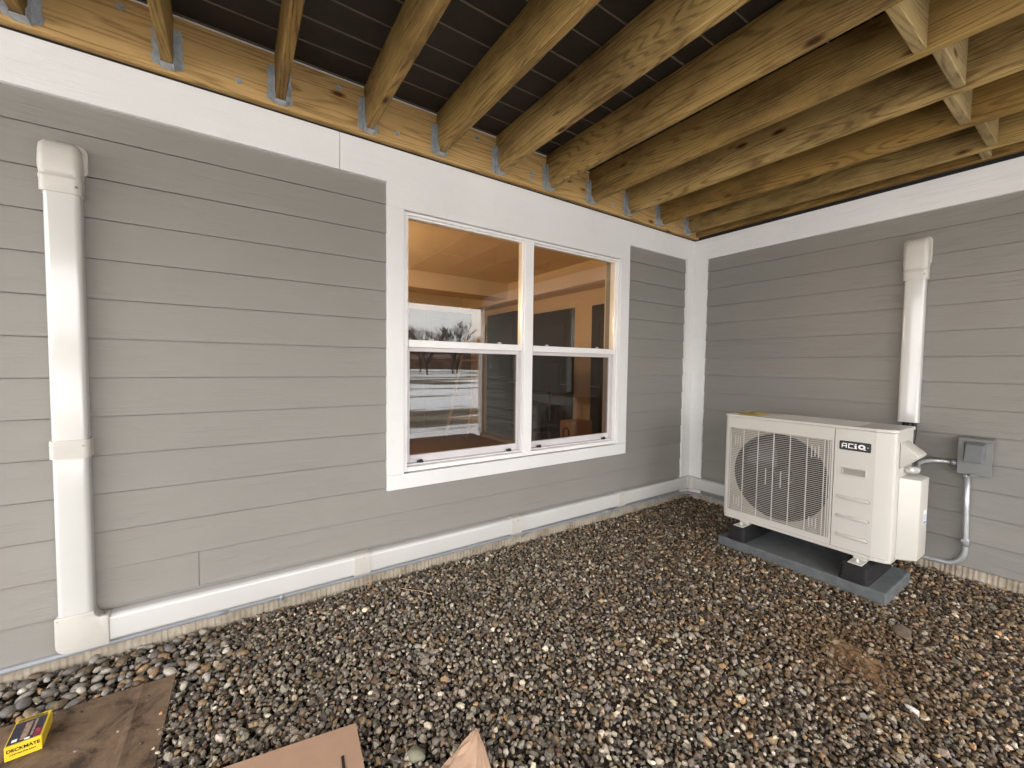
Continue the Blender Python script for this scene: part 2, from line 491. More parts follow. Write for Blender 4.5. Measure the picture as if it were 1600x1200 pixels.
def frame_mtx(origin, xdir, ydir):
    x = Vector(xdir).normalized(); y = Vector(ydir).normalized(); z = x.cross(y)
    m = Matrix((x, y, z)).transposed().to_4x4(); m.translation = Vector(origin)
    return m

# ------------------------------------------------------------------ ground
bm = bmesh.new()
bmesh.ops.create_grid(bm, x_segments=60, y_segments=60, size=150)
for v in bm.verts:
    d = math.hypot(v.co.x + 2, v.co.y + 2)
    v.co.z = -0.03 + max(0, d - 9) * 0.012 * (1 + 0.3 * math.sin(v.co.x * .07)) - 0.0
yard = obj('ground', bm, M_YARD)
tag(yard, kind='structure')
bm = bmesh.new()
box(bm, -6.9, 0.0, -4.3, 0.0, -0.026, 0.0)
bed = obj('gravel_base', bm, M_BED); tag(bed, kind='structure')

# ------------------------------------------------------------------ house
house = thing('house', 'grey lap sided house with white trim round the corner under the deck', 'house')
XL = -7.0
DXL = -6.3
YW = -4.0
WX0, WX1, WZ0, WZ1 = -2.86, -1.04, 0.62, 2.145       # rough opening
Z1, S = 2.147, 0.159
def course_z():
    out = [(Z1, 2.275)]
    for k in range(1, 14): out.append((Z1 - k * S, Z1 - (k - 1) * S))
    return out
def clap(bm, a0, a1, zb, zt, axis):
    """one lapped board on the wall plane; axis = direction it runs"""
    t0, t1 = -0.0135, -0.0055
    j = rng.uniform(-0.0008, 0.0008)
    prof = [(-0.0008, zb + 0.0022), (t0 + j, zb + 0.0018), (t0 + j - 0.0002, zb + 0.004), (t1, zt - 0.0022), (-0.0008, zt - 0.0026)]
    prism(bm, prof, axis, a0, a1, mi=rng.choice((0, 0, 1, 2)))
bm = bmesh.new()
JX = {12: [-3.806], 13: [-3.2], 5: [-5.6], 9: [-5.0]}
for k, (zb, zt) in enumerate(course_z()):
    segs = [(XL, -0.14)]
    if zt > 0.56 and zb < 2.138: segs = [(XL, -2.945), (-0.947, -0.14)]
    if zb >= 2.138: segs = [(XL, -2.945), (-0.947, -0.14)]
    for (a, b_) in segs:
        cuts = [a] + [x for x in JX.get(k, []) if a < x < b_] + [b_]
        for i, (p, q) in enumerate(zip(cuts, cuts[1:])):
            clap(bm, p + (0.0012 if i else 0), q - (0.0012 if i < len(cuts) - 2 else 0), zb, zt, 0)
# sheathing behind the boards, with the window opening left out
for (x0, x1, z0, z1) in ((XL, WX0, 0.08, 2.45), (WX1, 0.0, 0.08, 2.45), (WX0, WX1, 0.08, WZ0), (WX0, WX1, WZ1, 2.45)):
    box(bm, x0, x1, 0.001, 0.14, z0, z1)
obj('siding_wall', bm, M_SID_L, house)
bm = bmesh.new()
for k, (zb, zt) in enumerate(course_z()):
    clap(bm, YW + 0.12, -0.14, zb + 0.003, zt + 0.003, 1)
box(bm, 0.001, 0.14, YW + 0.001, -0.001, 0.08, 2.45)
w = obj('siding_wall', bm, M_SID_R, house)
# frieze boards, window head board
T = -0.027
bm = bmesh.new()
prism(bm, [(-3.1925, 2.268), (-2.949, 2.268), (-2.949, 2.139), (-0.943, 2.139), (-0.943, 2.268), (-0.0, 2.268), (-0.0, 2.455), (-3.1925, 2.455)], 1, T, -0.0005, 0.0015)
prism(bm, [(XL, 2.268), (-3.1945, 2.268), (-3.1945, 2.455), (XL, 2.455)], 1, T, -0.0005, 0.0015)
obj('frieze_board', bm, M_TRIM_L, house)
bm = bmesh.new()
prism(bm, [(T, 2.272), (-0.0005, 2.272), (-0.0005, 2.458), (T, 2.458)], 1, YW, T - 0.001, 0.0015)
obj('frieze_board', bm, M_TRIM_R, house)
# inside corner boards
bm = bmesh.new(); box(bm, -0.146, -0.0005, T, -0.0005, 0.07, 2.2675, 0.0015); obj('corner_board', bm, M_TRIM_L, house)
bm = bmesh.new(); box(bm, T, -0.0005, -0.150, T - 0.001, 0.07, 2.2715, 0.0015); obj('corner_board', bm, M_TRIM_R, house)
bm = bmesh.new(); box(bm, T, 0.0, YW - 0.02, YW + 0.12, 0.07, 2.2715, 0.0015); box(bm, 0.002, 0.13, YW - 0.02, YW, 0.07, 2.2715, 0.0015); obj('corner_board', bm, M_TRIM_R, house)
# near-black strip: darkness of the gap above the frieze put into its colour
bm = bmesh.new()
box(bm, XL, 0.0, -0.012, 0.0, 2.4555, 2.72); box(bm, -0.012, 0.0, YW, -0.013, 2.4585, 2.72)
obj('housewrap_strip', bm, M_DARK, house)
# foundation
bm = bmesh.new()
box(bm, XL, 0.15, -0.002, 0.15, -0.3, 0.079)
box(bm, -0.003, 0.15, YW, -0.0025, -0.3, 0.079)
obj('foundation', bm, M_CONC, house)
# upper storeys and far outside faces
bm = bmesh.new()
box(bm, XL, 0.14, 0.0, 8.0, 2.73, 5.6)
box(bm, 0.0, 6.0, YW, 8.0, 2.731, 5.601)
box(bm, 5.86, 6.0, YW, 8.0, 0.0, 2.73); box(bm, XL, 6.0, 7.86, 8.0, 0.0, 2.729); box(bm, XL, XL + 0.14, 0.15, 7.86, 0.0, 2.729)
box(bm, 0.15, 5.86, YW, YW + 0.14, 0.0, 2.729)
obj('upper_wall', bm, M_SID_L, house)
bm = bmesh.new()
prism(bm, [(-4.5, 5.61), (8.5, 5.61), (2.0, 8.4)], 0, XL - 0.4, 6.4)
obj('roof', bm, M_COIL, house)

# --- room behind the window
bm = bmesh.new()
box(bm, -5.2, 0.10, 0.15, 4.4, 0.05, 0.09)                       # floor slab
obj('room_floor', bm, M_FLR, house)
bm = bmesh.new()
box(bm, -5.2, 0.25, 4.4, 4.5, 0.09, 2.6); box(bm, -5.3, -5.2, 0.15, 4.5, 0.09, 2.6)
box(bm, 0.10, 0.2, 0.15, 4.4, 0.09, 2.6)
box(bm, -5.2, 0.1, 0.15, 4.4, 2.50, 2.6)
box(bm, -0.22, 0.099, 0.151, 4.399, 2.24, 2.499)                 # boxed duct along the partition
box(bm, -5.199, -0.221, 2.9, 3.3, 2.28, 2.499)
for (x0, x1, z0, z1) in ((-5.19, WX0, 0.09, 2.49), (WX1, 0.099, 0.09, 2.49), (WX0, WX1, 0.09, WZ0), (WX0, WX1, WZ1, 2.49)):
    box(bm, x0, x1, 0.141, 0.153, z0, z1)
obj('room_wall', bm, M_DRY, house)
def room_door(y0, y1, z1, swing=0.0):
    bm = bmesh.new(); box(bm, 0.06, 0.099, y0, y1, 0.091, z1, 0.003)
    for (a, b_) in ((0.15, 0.95), (1.08, z1 - 0.2)):
        box(bm, 0.052, 0.0595, y0 + 0.14, y1 - 0.14, a, b_, 0.003)
    d = obj('room_door', bm, M_DOORD, house)
    bm = bmesh.new(); tube(bm, [(0.0599, y0 + 0.07, 1.02), (0.02, y0 + 0.07, 1.02)], 0.012); tube(bm, [(0.02, y0 + 0.06, 1.02), (0.02, y0 + 0.17, 1.02)], 0.008)
    obj('door_handle', bm, M_SCREW, d)
bm = bmesh.new()
for xd in (-2.75, -1.85, -0.95): box(bm, xd + 0.004, xd + 0.896, 4.36, 4.399, 0.091, 2.20, 0.003); box(bm, xd + 0.12, xd + 0.78, 4.352, 4.3595, 0.25, 2.05, 0.003)
obj('room_door', bm, M_DOORD, house)
room_door(3.02, 3.98, 2.14); room_door(1.76, 2.62, 2.04); room_door(1.19, 1.41, 2.03)

# --- twin double-hung window
bm = bmesh.new()
YF = 0.072
box(bm, -2.8475, -2.826, -0.012, YF, 0.6325, 2.1355, 0.002); box(bm, -1.066, -1.0525, -0.012, YF, 0.6325, 2.1355, 0.002); box(bm, -1.993, -1.922, -0.014, YF, 0.660, 2.1195, 0.002)
box(bm, -2.8255, -1.0665, -0.011, YF, 2.120, 2.1355, 0.002); box(bm, -2.8255, -1.0665, -0.013, YF, 0.6325, 0.660, 0.002)
win = obj('window', bm, M_VINYL, house)
bm = bmesh.new()
box(bm, -2.949, -2.852, T - 0.002, -0.0005, 0.6285, 2.1385, 0.0015)
box(bm, -1.048, -0.943, T - 0.002, -0.0005, 0.6285, 2.1385, 0.0015)
box(bm, -2.949, -0.943, T - 0.002, -0.0005, 0.541, 0.6275, 0.0015)
box(bm, -2.8515, -2.848, -0.018, -0.0005, 0.6285, 2.1385); box(bm, -1.052, -1.0485, -0.018, -0.0005, 0.6285, 2.1385)
obj('casing', bm, M_TRIM_L, win)
for (x0, x1) in ((-2.8255, -1.9935), (-1.9215, -1.0665)):
    # upper sash (outer track)
    bm = bmesh.new()
    za, zb = 1.366, 2.1195
    y0, y1 = 0.004, 0.032
    box(bm, x0, x0 + 0.010, y0, y1, za, zb, 0.002); box(bm, x1 - 0.010, x1, y0, y1, za, zb, 0.002)
    box(bm, x0 + 0.0105, x1 - 0.0105, y0, y1, zb - 0.010, zb, 0.002)
    box(bm, x0 + 0.0105, x1 - 0.0105, y0 - 0.006, y1, za, za + 0.042, 0.003)
    up_s = obj('upper_sash', bm, M_VINYL, win)
    bm = bmesh.new(); box(bm, x0 + 0.0105, x1 - 0.0105, 0.016, 0.020, za + 0.0425, zb - 0.0105)
    obj('pane', bm, M_GLASS, win)
    # lower sash (inner track, deeper) with its narrow screen track in front
    bm = bmesh.new()
    y0, y1 = 0.040, 0.068
    za, zb = 0.661, 1.372
    box(bm, x0, x0 + 0.032, y0, y1, za, zb, 0.002); box(bm, x1 - 0.022, x1, y0, y1, za, zb, 0.002)
    box(bm, x0 + 0.0325, x1 - 0.0225, y0, y1, za, za + 0.055, 0.003); box(bm, x0 + 0.0325, x1 - 0.0225, y0, y1, zb - 0.03, zb, 0.002)
    box(bm, x0, x1, 0.012, 0.0395, za, za + 0.012, 0.001)
    box(bm, x1 - 0.012, x1, 0.012, 0.0395, za + 0.0125, 1.365, 0.001); box(bm, x0, x0 + 0.008, 0.012, 0.0395, za + 0.0125, 1.365, 0.001)
    obj('lower_sash', bm, M_SASH_SHADE, win)
    bm = bmesh.new(); box(bm, x0 + 0.0325, x1 - 0.0225, 0.052, 0.056, za + 0.0555, zb - 0.0305)
    obj('pane', bm, M_GLASS2, win)
    for cx in (x0 + 0.09, x1 - 0.10):
        bm = bmesh.new(); box(bm, cx - 0.016, cx + 0.016, 0.004, 0.026, za + 0.0122, za + 0.026, 0.002); box(bm, cx - 0.010, cx + 0.010, 0.004, 0.014, za + 0.026, za + 0.033, 0.001)
        obj('vent_clip', bm, M_BLACK, win)
    for cx in (x0 + 0.17, x1 - 0.17):
        bm = bmesh.new(); box(bm, cx - 0.022, cx + 0.022, 0.034, 0.058, 1.4005, 1.412, 0.003); box(bm, cx - 0.010, cx + 0.014, 0.036, 0.050, 1.412, 1.422, 0.003)
        obj('sash_lock', bm, M_VINYL, win)

# ------------------------------------------------------------------ deck overhead
deck = thing('deck', 'raised timber deck overhead with joists hung from a ledger board on the house', 'deck')
ZB, ZT = 2.484, 2.716
bm = bmesh.new(); box(bm, DXL, -0.012, -0.0505, -0.0125, 2.469, 2.705, 0.003)
ledger = obj('ledger_board', bm, M_LEDG, deck)
bm = bmesh.new(); box(bm, DXL, -0.012, -0.056, -0.0125, 2.7055, 2.7085)
obj('flashing_strip', bm, M_VINYL, deck)
DY = -4.25
XJ = [-(0.2123 + 0.4064 * i) for i in range(15)]
def joist(xc, hang=True):
    bm = bmesh.new()
    n = 14
    L0, L1 = -0.052, DY
    # slightly bowed board, eased edges
    bow = rng.uniform(-0.006, 0.006)
    secs = []
    prof = rrect(-0.019, 0.019, 0.0, ZT - ZB, 0.004, 2)
    for i in range(n + 1):
        t = i / n
        y = L0 + (L1 - L0) * t
        dx = bow * math.sin(math.pi * t); dz = -0.003 * math.sin(math.pi * t) * rng.uniform(0.7, 1.2)
        secs.append([bm.verts.new((u + dx, y - L0, v + dz)) for (u, v) in prof])
    m_ = len(prof)
    for A, B in zip(secs, secs[1:]):
        for k in range(m_): bm.faces.new([A[k], A[(k + 1) % m_], B[(k + 1) % m_], B[k]])
    bm.faces.new(secs[0]); bm.faces.new(secs[-1][::-1])
    bmesh.ops.recalc_face_normals(bm, faces=bm.faces[:])
    j = obj('joist', bm, M_JOIST, deck, loc=Vector((xc, L0, ZB)))
    if hang:
        j2 = hanger(xc); j2.parent = j; j2.location = -root_of(j)
    return j
def hanger(xc):
    bm = bmesh.new()
    w_, t = 0.0205, 0.0018
    y = -0.0512
    z0, z1 = ZB - 0.004, ZB + 0.165
    for s in (-1, 1):
        x0, x1 = sorted((xc + s * w_, xc + s * (w_ + t)))
        # side strap, deeper at the seat
        prism(bm, [(y, z0), (y - 0.052, z0), (y - 0.052, z0 + 0.022), (y - 0.030, z0 + 0.05), (y - 0.028, z1 - 0.03), (y - 0.02, z1), (y, z1)], 0, x0, x1)
        # flange on ledger
        x0, x1 = sorted((xc + s * w_, xc + s * (w_ + 0.030)))
        pts = [(x0, z0), (x1, z0 + (0.0)), (x1, z0 + 0.03)]
        fx = xc + s * (w_ + 0.030); fn = xc + s * (w_ + 0.0005)
        poly = [(fn, z0 + 0.004), (fx, z0 + 0.012), (fx + s * 0.004, z0 + 0.04), (fx - s * 0.004, z0 + 0.06), (fx + s * 0.002, z0 + 0.09), (fx - s * 0.004, z0 + 0.115), (fx + s * 0.001, z0 + 0.14), (fx - s * 0.008, z1), (fn, z1)]
        prism(bm, poly, 1, y - 0.003, y - 0.0004)
        for zz in (0.022, 0.055, 0.088, 0.12, 0.15):
            c = (xc + s * (w_ + 0.018), y - 0.003, z0 + zz)
            tube(bm, [c, (c[0], c[1] - 0.004, c[2])], 0.0042, 8)
        for zz in (0.04, 0.11):
            c = (xc + s * (w_ + t), y - 0.018, z0 + zz)
            tube(bm, [c, (c[0] + s * 0.003, c[1], c[2])], 0.004, 8)
    box(bm, xc - w_ - t, xc + w_ + t, y - 0.052, y, z0 - 0.0018, z0)
    return obj('joist_hanger', bm, M_GALV)
for xc in XJ: joist(xc)
joist(-0.045, False)
# blocking row
for i, xc in enumerate(XJ[:-1]):
    xa = XJ[i + 1] + 0.0195; xb = xc - 0.0195
    y = -1.865 + (0.021 if i % 2 else -0.021)
    bm = bmesh.new(); box(bm, xa, xb, y - 0.019, y + 0.019, ZB + 0.004, ZT - 0.004, 0.003)
    obj('blocking', bm, M_BLK, deck)
bm = bmesh.new(); box(bm, XJ[0] + 0.0195, -0.0655, -1.865, -1.827, ZB + 0.004, ZT - 0.004, 0.003); obj('blocking', bm, M_BLK, deck)
# bolts in the ledger
for (bx, bz) in ((-4.013, 2.664), (-3.624, 2.529), (-3.202, 2.659), (-2.898, 2.53), (-2.396, 2.663), (-1.98, 2.56), (-1.985, 2.522), (-1.186, 2.53), (-0.366, 2.528), (-4.44, 2.53), (-4.9, 2.66)):
    bm = bmesh.new()
    tube(bm, [(bx, -0.0508, bz), (bx, -0.0535, bz)], 0.0135, 16); tube(bm, [(bx, -0.0535, bz), (bx, -0.061, bz)], 0.0085, 6)
    obj('ledger_bolt', bm, M_GALV, deck)
# decking: individual boards with narrow gaps
bm = bmesh.new()
y = -0.014
k = 0
while y > DY - 0.1:
    g = [0.0050, 0.0030, 0.0052, 0.0042, 0.0026][k % 5]
    y0 = max(y - 0.1425, DY - 0.12)
    if k == 0: y0 = -0.0475
    zj = rng.uniform(-0.0008, 0.0008)
    box(bm, DXL, -0.015, y0, y, ZT + 0.003 + zj, ZT + 0.028 + zj, 0.0025, 1)
    y = y0 - g - 0.002; k += 1
for f in bm.faces: f.material_index = 1 if abs(f.normal.y) > 0.5 else 0
bm.normal_update()
for f in bm.faces: f.material_index = 1 if abs(f.normal.y) > 0.5 else 0
obj('decking', bm, [M_DECK, M_DECKE], deck)
bm = bmesh.new(); box(bm, DXL, -0.01, DY - 0.04, DY - 0.001, ZB, ZT, 0.003); box(bm, DXL, -0.01, DY + 0.25, DY + 0.29, ZB - 0.24, ZB - 0.003, 0.003)
obj('beam', bm, M_LEDG, deck)
for px in (-6.2,):
    bm = bmesh.new(); box(bm, px - 0.07, px + 0.07, DY + 0.20, DY + 0.34, -0.02, ZB - 0.2405, 0.006)
    obj('post', bm, M_POST, deck)

# ------------------------------------------------------------------ line-set covers
CD = 0.068
def uchan(bm, axis, a, b_, u0, u1, d, r=0.018, off=0.0):
    """channel cover on a wall: axis the way it runs; u = across, d = depth off the wall"""
    pts = rrect(u0, u1, -d, -0.001, r, 5, (1, 1, 0, 0))
    return pts
def cover_v(x0, x1, z0, z1, d, wall='L', r=0.018):
    bm = bmesh.new()
    if wall == 'L': prism(bm, rrect(x0, x1, -d, -0.0135, r, 5, (1, 1, 0, 0)), 2, z0, z1)
    else: prism(bm, [(v, u) for (u, v) in rrect(x0, x1, -d, -0.0135, r, 5, (1, 1, 0, 0))], 2, z0, z1)
    return bm
def cover_h(a0, a1, z0, z1, d, wall='L', r=0.018):
    bm = bmesh.new()
    pts = rrect(z0, z1, -d, -0.0135, r, 5, (1, 1, 0, 0))
    if wall == 'L': prism(bm, [(v, u) for (u, v) in pts], 0, a0, a1)
    else: prism(bm, [(v, u) for (u, v) in pts], 1, a0, a1)
    return bm
def setsmooth(o, ang=40):
    me = o.data
    for p in me.polygons: p.use_smooth = True
    try: me.set_sharp_from_angle(angle=rad(ang))
    except Exception: pass
    return o
ls = thing('line_set_cover', 'white line set cover dropping down the left wall then running low to the corner', 'pipe cover', (-4.19, -0.03, 0.1))
setsmooth(obj('vertical_channel', cover_v(-4.243, -4.143, 0.24, 0.905, CD), M_LINE, ls))
setsmooth(obj('vertical_channel', cover_v(-4.243, -4.143, 0.935, 1.91, CD), M_LINE, ls))
def screw(par, p, n):
    bm = bmesh.new(); tube(bm, [p, tuple(a + b_ * 0.003 for a, b_ in zip(p, n))], 0.0045, 10)
    obj('screw', bm, M_SCREW, par)
def wall_cap(par, x0, x1, zb, zt, wall='L'):
    """domed elbow that turns the cover into the wall, on a rounded flange plate"""
    bm = bmesh.new()
    xm = (x0 + x1) / 2; hw = (x1 - x0) / 2
    # side profile (depth, z): front drops straight, top rounds back to the wall
    secs = []
    n = 14
    rings = []
    zs = [zb, zb + 0.035, zb + 0.0355, zb + 0.06, zb + 0.0605, zb + 0.075]
    for z, d, h in ((zb, CD + 0.006, hw), (zb + 0.045, CD + 0.006, hw), (zb + 0.050, CD + 0.010, hw + 0.001), (zb + 0.058, CD + 0.010, hw + 0.001), (zb + 0.064, CD + 0.006, hw - 0.001),
                    (zb + 0.078, CD + 0.010, hw + 0.000), (zb + 0.09, CD + 0.014, hw + 0.001), (zt - 0.05, CD + 0.012, hw - 0.001), (zt - 0.025, CD + 0.006, hw - 0.003), (zt - 0.010, CD - 0.008, hw - 0.009), (zt - 0.002, CD - 0.028, hw - 0.018), (zt, CD - 0.045, hw - 0.03)):
        pts = rrect(xm - h, xm + h, -d, -0.0136, min(0.022, (d - 0.0136) * 0.6), 5, (1, 1, 0, 0))
        if wall == 'L': rings.append([bm.verts.new((u, v, z)) for u, v in pts])
        else: rings.append([bm.verts.new((v, u, z)) for u, v in pts])
    m_ = len(rings[0])
    for A, B in zip(rings, rings[1:]):
        for k in range(m_): bm.faces.new([A[k], A[(k + 1) % m_], B[(k + 1) % m_], B[k]])
    bm.faces.new(rings[0][::-1]); bm.faces.new(rings[-1])
    bmesh.ops.recalc_face_normals(bm, faces=bm.faces[:])
    cap = obj('end_cap', bm, M_LINEF, par, smooth=True); setsmooth(cap, 50)
    bm = bmesh.new()
    pts = rrect(xm - hw - 0.008, xm + hw + 0.012, zb + 0.085, zt + 0.004, 0.028, 5)
    if wall == 'L': prism(bm, pts, 1, -0.022, -0.0137, 0.002)
    else: prism(bm, [(u, v) for u, v in pts], 0, -0.022, -0.0137, 0.002)
    fl = obj('flange', bm, M_LINEF, cap)
    if wall == 'L': screw(cap, (x1 - 0.012, -(CD + 0.003), zb + 0.028), (0.3, -1, 0)); screw(cap, (x0 + 0.004, -(CD - 0.01), zb + 0.03), (-1, -.3, 0))
    else: screw(cap, (-(CD + 0.003), x0 + 0.014, zb + 0.028), (-1, -0.3, 0))
wall_cap(ls, -4.252, -4.137, 1.893, 2.092)
cp = setsmooth(obj('coupling', cover_v(-4.249, -4.136, 0.883, 0.953, CD + 0.006), M_LINEF, ls))
screw(cp, (-4.152, -(CD + 0.004), 0.93), (0, -1, 0)); screw(cp, (-4.243, -(CD - 0.004), 0.93), (-.6, -1, 0))
# flat elbow at the foot
bm = bmesh.new()
a = arc((-4.21, 0.150), 0.040, math.pi, 1.5 * math.pi, 6, lambda c, r, t: (c[0] + r * math.cos(t), c[1] + r * math.sin(t)))
b_ = arc((-4.117, 0.252), 0.020, -math.pi / 2, -math.pi, 5, lambda c, r, t: (c[0] + r * math.cos(t), c[1] + r * math.sin(t)))
outl = [(-4.250, 0.262)] + a + [(-4.096, 0.110), (-4.096, 0.232)] + b_ + [(-4.137, 0.262)]
prism(bm, outl, 1, -(CD + 0.006), -0.0136, 0.006, 2)
el = setsmooth(obj('elbow', bm, M_LINEF, ls), 35)
screw(el, (-4.108, -(CD + 0.005), 0.243), (0, -1, 0)); screw(el, (-4.242, -(CD + 0.002), 0.25), (-.5, -1, 0))
HZ0, HZ1 = 0.116, 0.226
for (a0, a1) in ((-4.10, -3.10), (-3.094, -2.080), (-2.072, -1.03), (-1.022, -0.06)):
    setsmooth(obj('horizontal_channel', cover_h(a0, a1, HZ0, HZ1, CD), M_LINE, ls))
for xc in (-3.097, -2.075, -1.02):
    c_ = setsmooth(obj('coupling', cover_h(xc - 0.040, xc + 0.040, HZ0 - 0.005, HZ1 + 0.005, CD + 0.006), M_LINEF, ls))
    screw(c_, (xc + 0.004, -(CD + 0.005), HZ1 - 0.014), (0, -1, 0.3))
# inside-corner elbow
bm = bmesh.new()
prism(bm, [(-0.11, -0.0136), (-0.11, -(CD + 0.006)), (-0.088, -0.078), (-0.078, -0.088), (-(CD + 0.006), -0.11), (-0.0136, -0.11), (-0.0136, -0.0136)], 2, HZ0 - 0.004, HZ1 + 0.004, 0.006, 2)
ce = setsmooth(obj('corner_elbow', bm, M_LINEF, ls), 35)
screw(ce, (-0.083, -0.083, HZ1 - 0.012), (-1, -1, 0.3))
setsmooth(obj('horizontal_channel', cover_h(-1.50, -0.109, HZ0, HZ1, CD, 'R'), M_LINE, ls))
# second, vertical one above the condenser
ls2 = thing('line_set_cover', 'short white line set cover coming down the right wall behind the outdoor unit', 'pipe cover', (-0.03, -1.57, 0.93))
setsmooth(obj('vertical_channel', cover_v(-1.620, -1.520, 0.932, 1.86, CD, 'R'), M_LINE, ls2))
wall_cap(ls2, -1.628, -1.512, 1.842, 2.108, 'R')
bm = bmesh.new(); tube(bm, [(-0.045, -1.60, 0.96), (-0.045, -1.603, 0.88), (-0.07, -1.60, 0.78), (-0.15, -1.60, 0.70), (-0.34, -1.60, 0.66)], 0.013)
tube(bm, [(-0.040, -1.56, 0.96), (-0.045, -1.56, 0.86), (-0.09, -1.56, 0.74), (-0.34, -1.56, 0.62)], 0.017)
obj('insulated_pipe', bm, M_BLACK, ls2)

# ------------------------------------------------------------------ conduit along the foundation
cd = thing('conduit', 'thin grey plastic conduit running under the white cover along the foundation', 'conduit', (-3.0, -0.02, 0.08))
bm = bmesh.new()
pts = [(-7.0, -0.020, 0.082), (-5, -0.020, 0.084), (-4.4, -0.020, 0.086), (-3.8, -0.021, 0.094), (-3.0, -0.020, 0.090), (-2.0, -0.020, 0.088), (-1.4, -0.021, 0.083), (-0.75, -0.020, 0.078), (-0.20, -0.020, 0.072)]
for k in range(1, 7):
    t = k / 6 * math.pi / 2
    pts.append((-0.20 + 0.18 * math.sin(t), -0.020 - 0.18 * (1 - math.cos(t)), 0.072))
pts += [(-0.020, -0.6, 0.066), (-0.020, -1.35, 0.060)]
tube(bm, pts, 0.0112, 14)
obj('pipe', bm, M_COND, cd)
bm = bmesh.new(); tube(bm, [(-3.78, -0.021, 0.0936), (-3.70, -0.021, 0.0935)], 0.0150, 14); obj('pipe_coupling', bm, M_COND, cd)
bm = bmesh.new(); tube(bm, [(-1.18, -0.021, 0.0815), (-1.08, -0.021, 0.0808)], 0.0150, 14); obj('pipe_coupling', bm, M_COND, cd)
for (px, py, pz, wl_) in ((-3.48, 0, 0.092, 'L'), (-1.985, 0, 0.088, 'L'), (-1.08, 0, 0.080, 'L'), (-0.473, 0, 0.074, 'L'), (0, -0.27, 0.070, 'R'), (0, -1.0, 0.063, 'R')):
    bm = bmesh.new()
    if wl_ == 'L':
        tube(bm, [(px - 0.009, -0.0205, pz), (px + 0.009, -0.0205, pz)], 0.0155, 14)
        box(bm, px - 0.009, px + 0.009, -0.012, -0.003, pz - 0.040, pz - 0.012, 0.002); tube(bm, [(px, -0.012, pz - 0.03), (px, -0.020, pz - 0.03)], 0.006, 8)
    else:
        tube(bm, [(-0.0205, py - 0.009, pz), (-0.0205, py + 0.009, pz)], 0.0155, 14)
        box(bm, -0.012, -0.004, py - 0.009, py + 0.009, pz - 0.040, pz - 0.012, 0.002); tube(bm, [(-0.012, py, pz - 0.03), (-0.020, py, pz - 0.03)], 0.006, 8)
    obj('strap', bm, M_GALV, cd)

# ------------------------------------------------------------------ electrical disconnect
db = thing('disconnect_box', 'small grey metal disconnect box on the right wall beside the outdoor unit', 'electrical box', (-0.04, -1.87, 0.76))
BY0, BY1, BZ0, BZ1, BD = -1.938, -1.808, 0.655, 0.872, 0.085
bm = bmesh.new()
box(bm, -BD + 0.01, -0.0135, BY0 + 0.002, BY1 - 0.002, BZ0 + 0.003, BZ1 - 0.004, 0.003)
obj('enclosure', bm, M_BOX, db)
bm = bmesh.new()
prism(bm, [(-BD - 0.003, BZ1 - 0.018), (-BD - 0.005, BZ1 - 0.006), (-BD + 0.0, BZ1), (-0.02, BZ1 + 0.004), (-0.02, BZ1 - 0.003), (-BD + 0.009, BZ1 - 0.003), (-BD + 0.0095, BZ0), (-BD, BZ0 + 0.002), (-BD, BZ1 - 0.018)], 1, BY0 - 0.003, BY1 + 0.003, 0.0012)
cv = obj('front_cover', bm, M_BOX, db)
# raised bevelled bulge on the front
bm = bmesh.new()
ym = (BY0 + BY1) / 2
base = [(ym - 0.045, 0.730), (ym + 0.045, 0.730), (ym + 0.045, 0.855), (ym - 0.045, 0.855)]
top = [(ym - 0.026, 0.735), (ym + 0.040, 0.735), (ym + 0.032, 0.835), (ym - 0.030, 0.835)]
A = [bm.verts.new((-BD - 0.0005, y, z)) for y, z in base]; B = [bm.verts.new((-BD - 0.030, y, z)) for y, z in top]
fs = [bm.faces.new(B)] + [bm.faces.new([A[i], A[(i + 1) % 4], B[(i + 1) % 4], B[i]]) for i in range(4)] + [bm.faces.new(A[::-1])]
bmesh.ops.recalc_face_normals(bm, faces=fs)
bmesh.ops.bevel(bm, geom=bm.edges[:], offset=0.003, segments=2, affect='EDGES')
obj('raised_panel', bm, M_BOXLID, cv)
bm = bmesh.new()
box(bm, -BD - 0.012, -BD - 0.0005, ym - 0.012, ym + 0.014, BZ0 - 0.010, BZ0 + 0.012, 0.002); tube(bm, [(-BD - 0.006, ym - 0.02, BZ0 - 0.003), (-BD - 0.006, ym + 0.022, BZ0 - 0.003)], 0.004)
obj('hasp', bm, M_BOX, cv)
wh = thing('flexible_conduit', 'short grey whip bridging the outdoor unit and the disconnect box', 'conduit', (-0.1, -1.75, 0.7))
bm = bmesh.new()
tube(bm, [(-0.055, -1.805, 0.712), (-0.055, -1.775, 0.712)], 0.016, 12)
tube(bm, [(-0.055, -1.775, 0.712), (-0.060, -1.74, 0.712), (-0.085, -1.70, 0.711), (-0.15, -1.675, 0.709), (-0.26, -1.668, 0.706), (-0.36, -1.69, 0.703), (-0.43, -1.705, 0.700), (-0.475, -1.70, 0.702)], 0.0115, 12)
obj('whip', bm, M_EMT, wh)
bm = bmesh.new(); tube(bm, [(-0.470, -1.700, 0.700), (-0.505, -1.69, 0.704), (-0.52, -1.68, 0.71)], 0.018, 12); tube(bm, [(-0.455, -1.702, 0.700), (-0.475, -1.70, 0.700)], 0.021, 6)
obj('fitting', bm, M_STEEL, wh)
c2 = thing('conduit', 'upright metal conduit dropping from the disconnect box and bending along the foundation', 'conduit', (-0.03, -1.84, 0.1))
bm = bmesh.new()
pts = [(-0.045, -1.842, 0.656), (-0.042, -1.846, 0.45), (-0.036, -1.850, 0.24), (-0.034, -1.850, 0.19)]
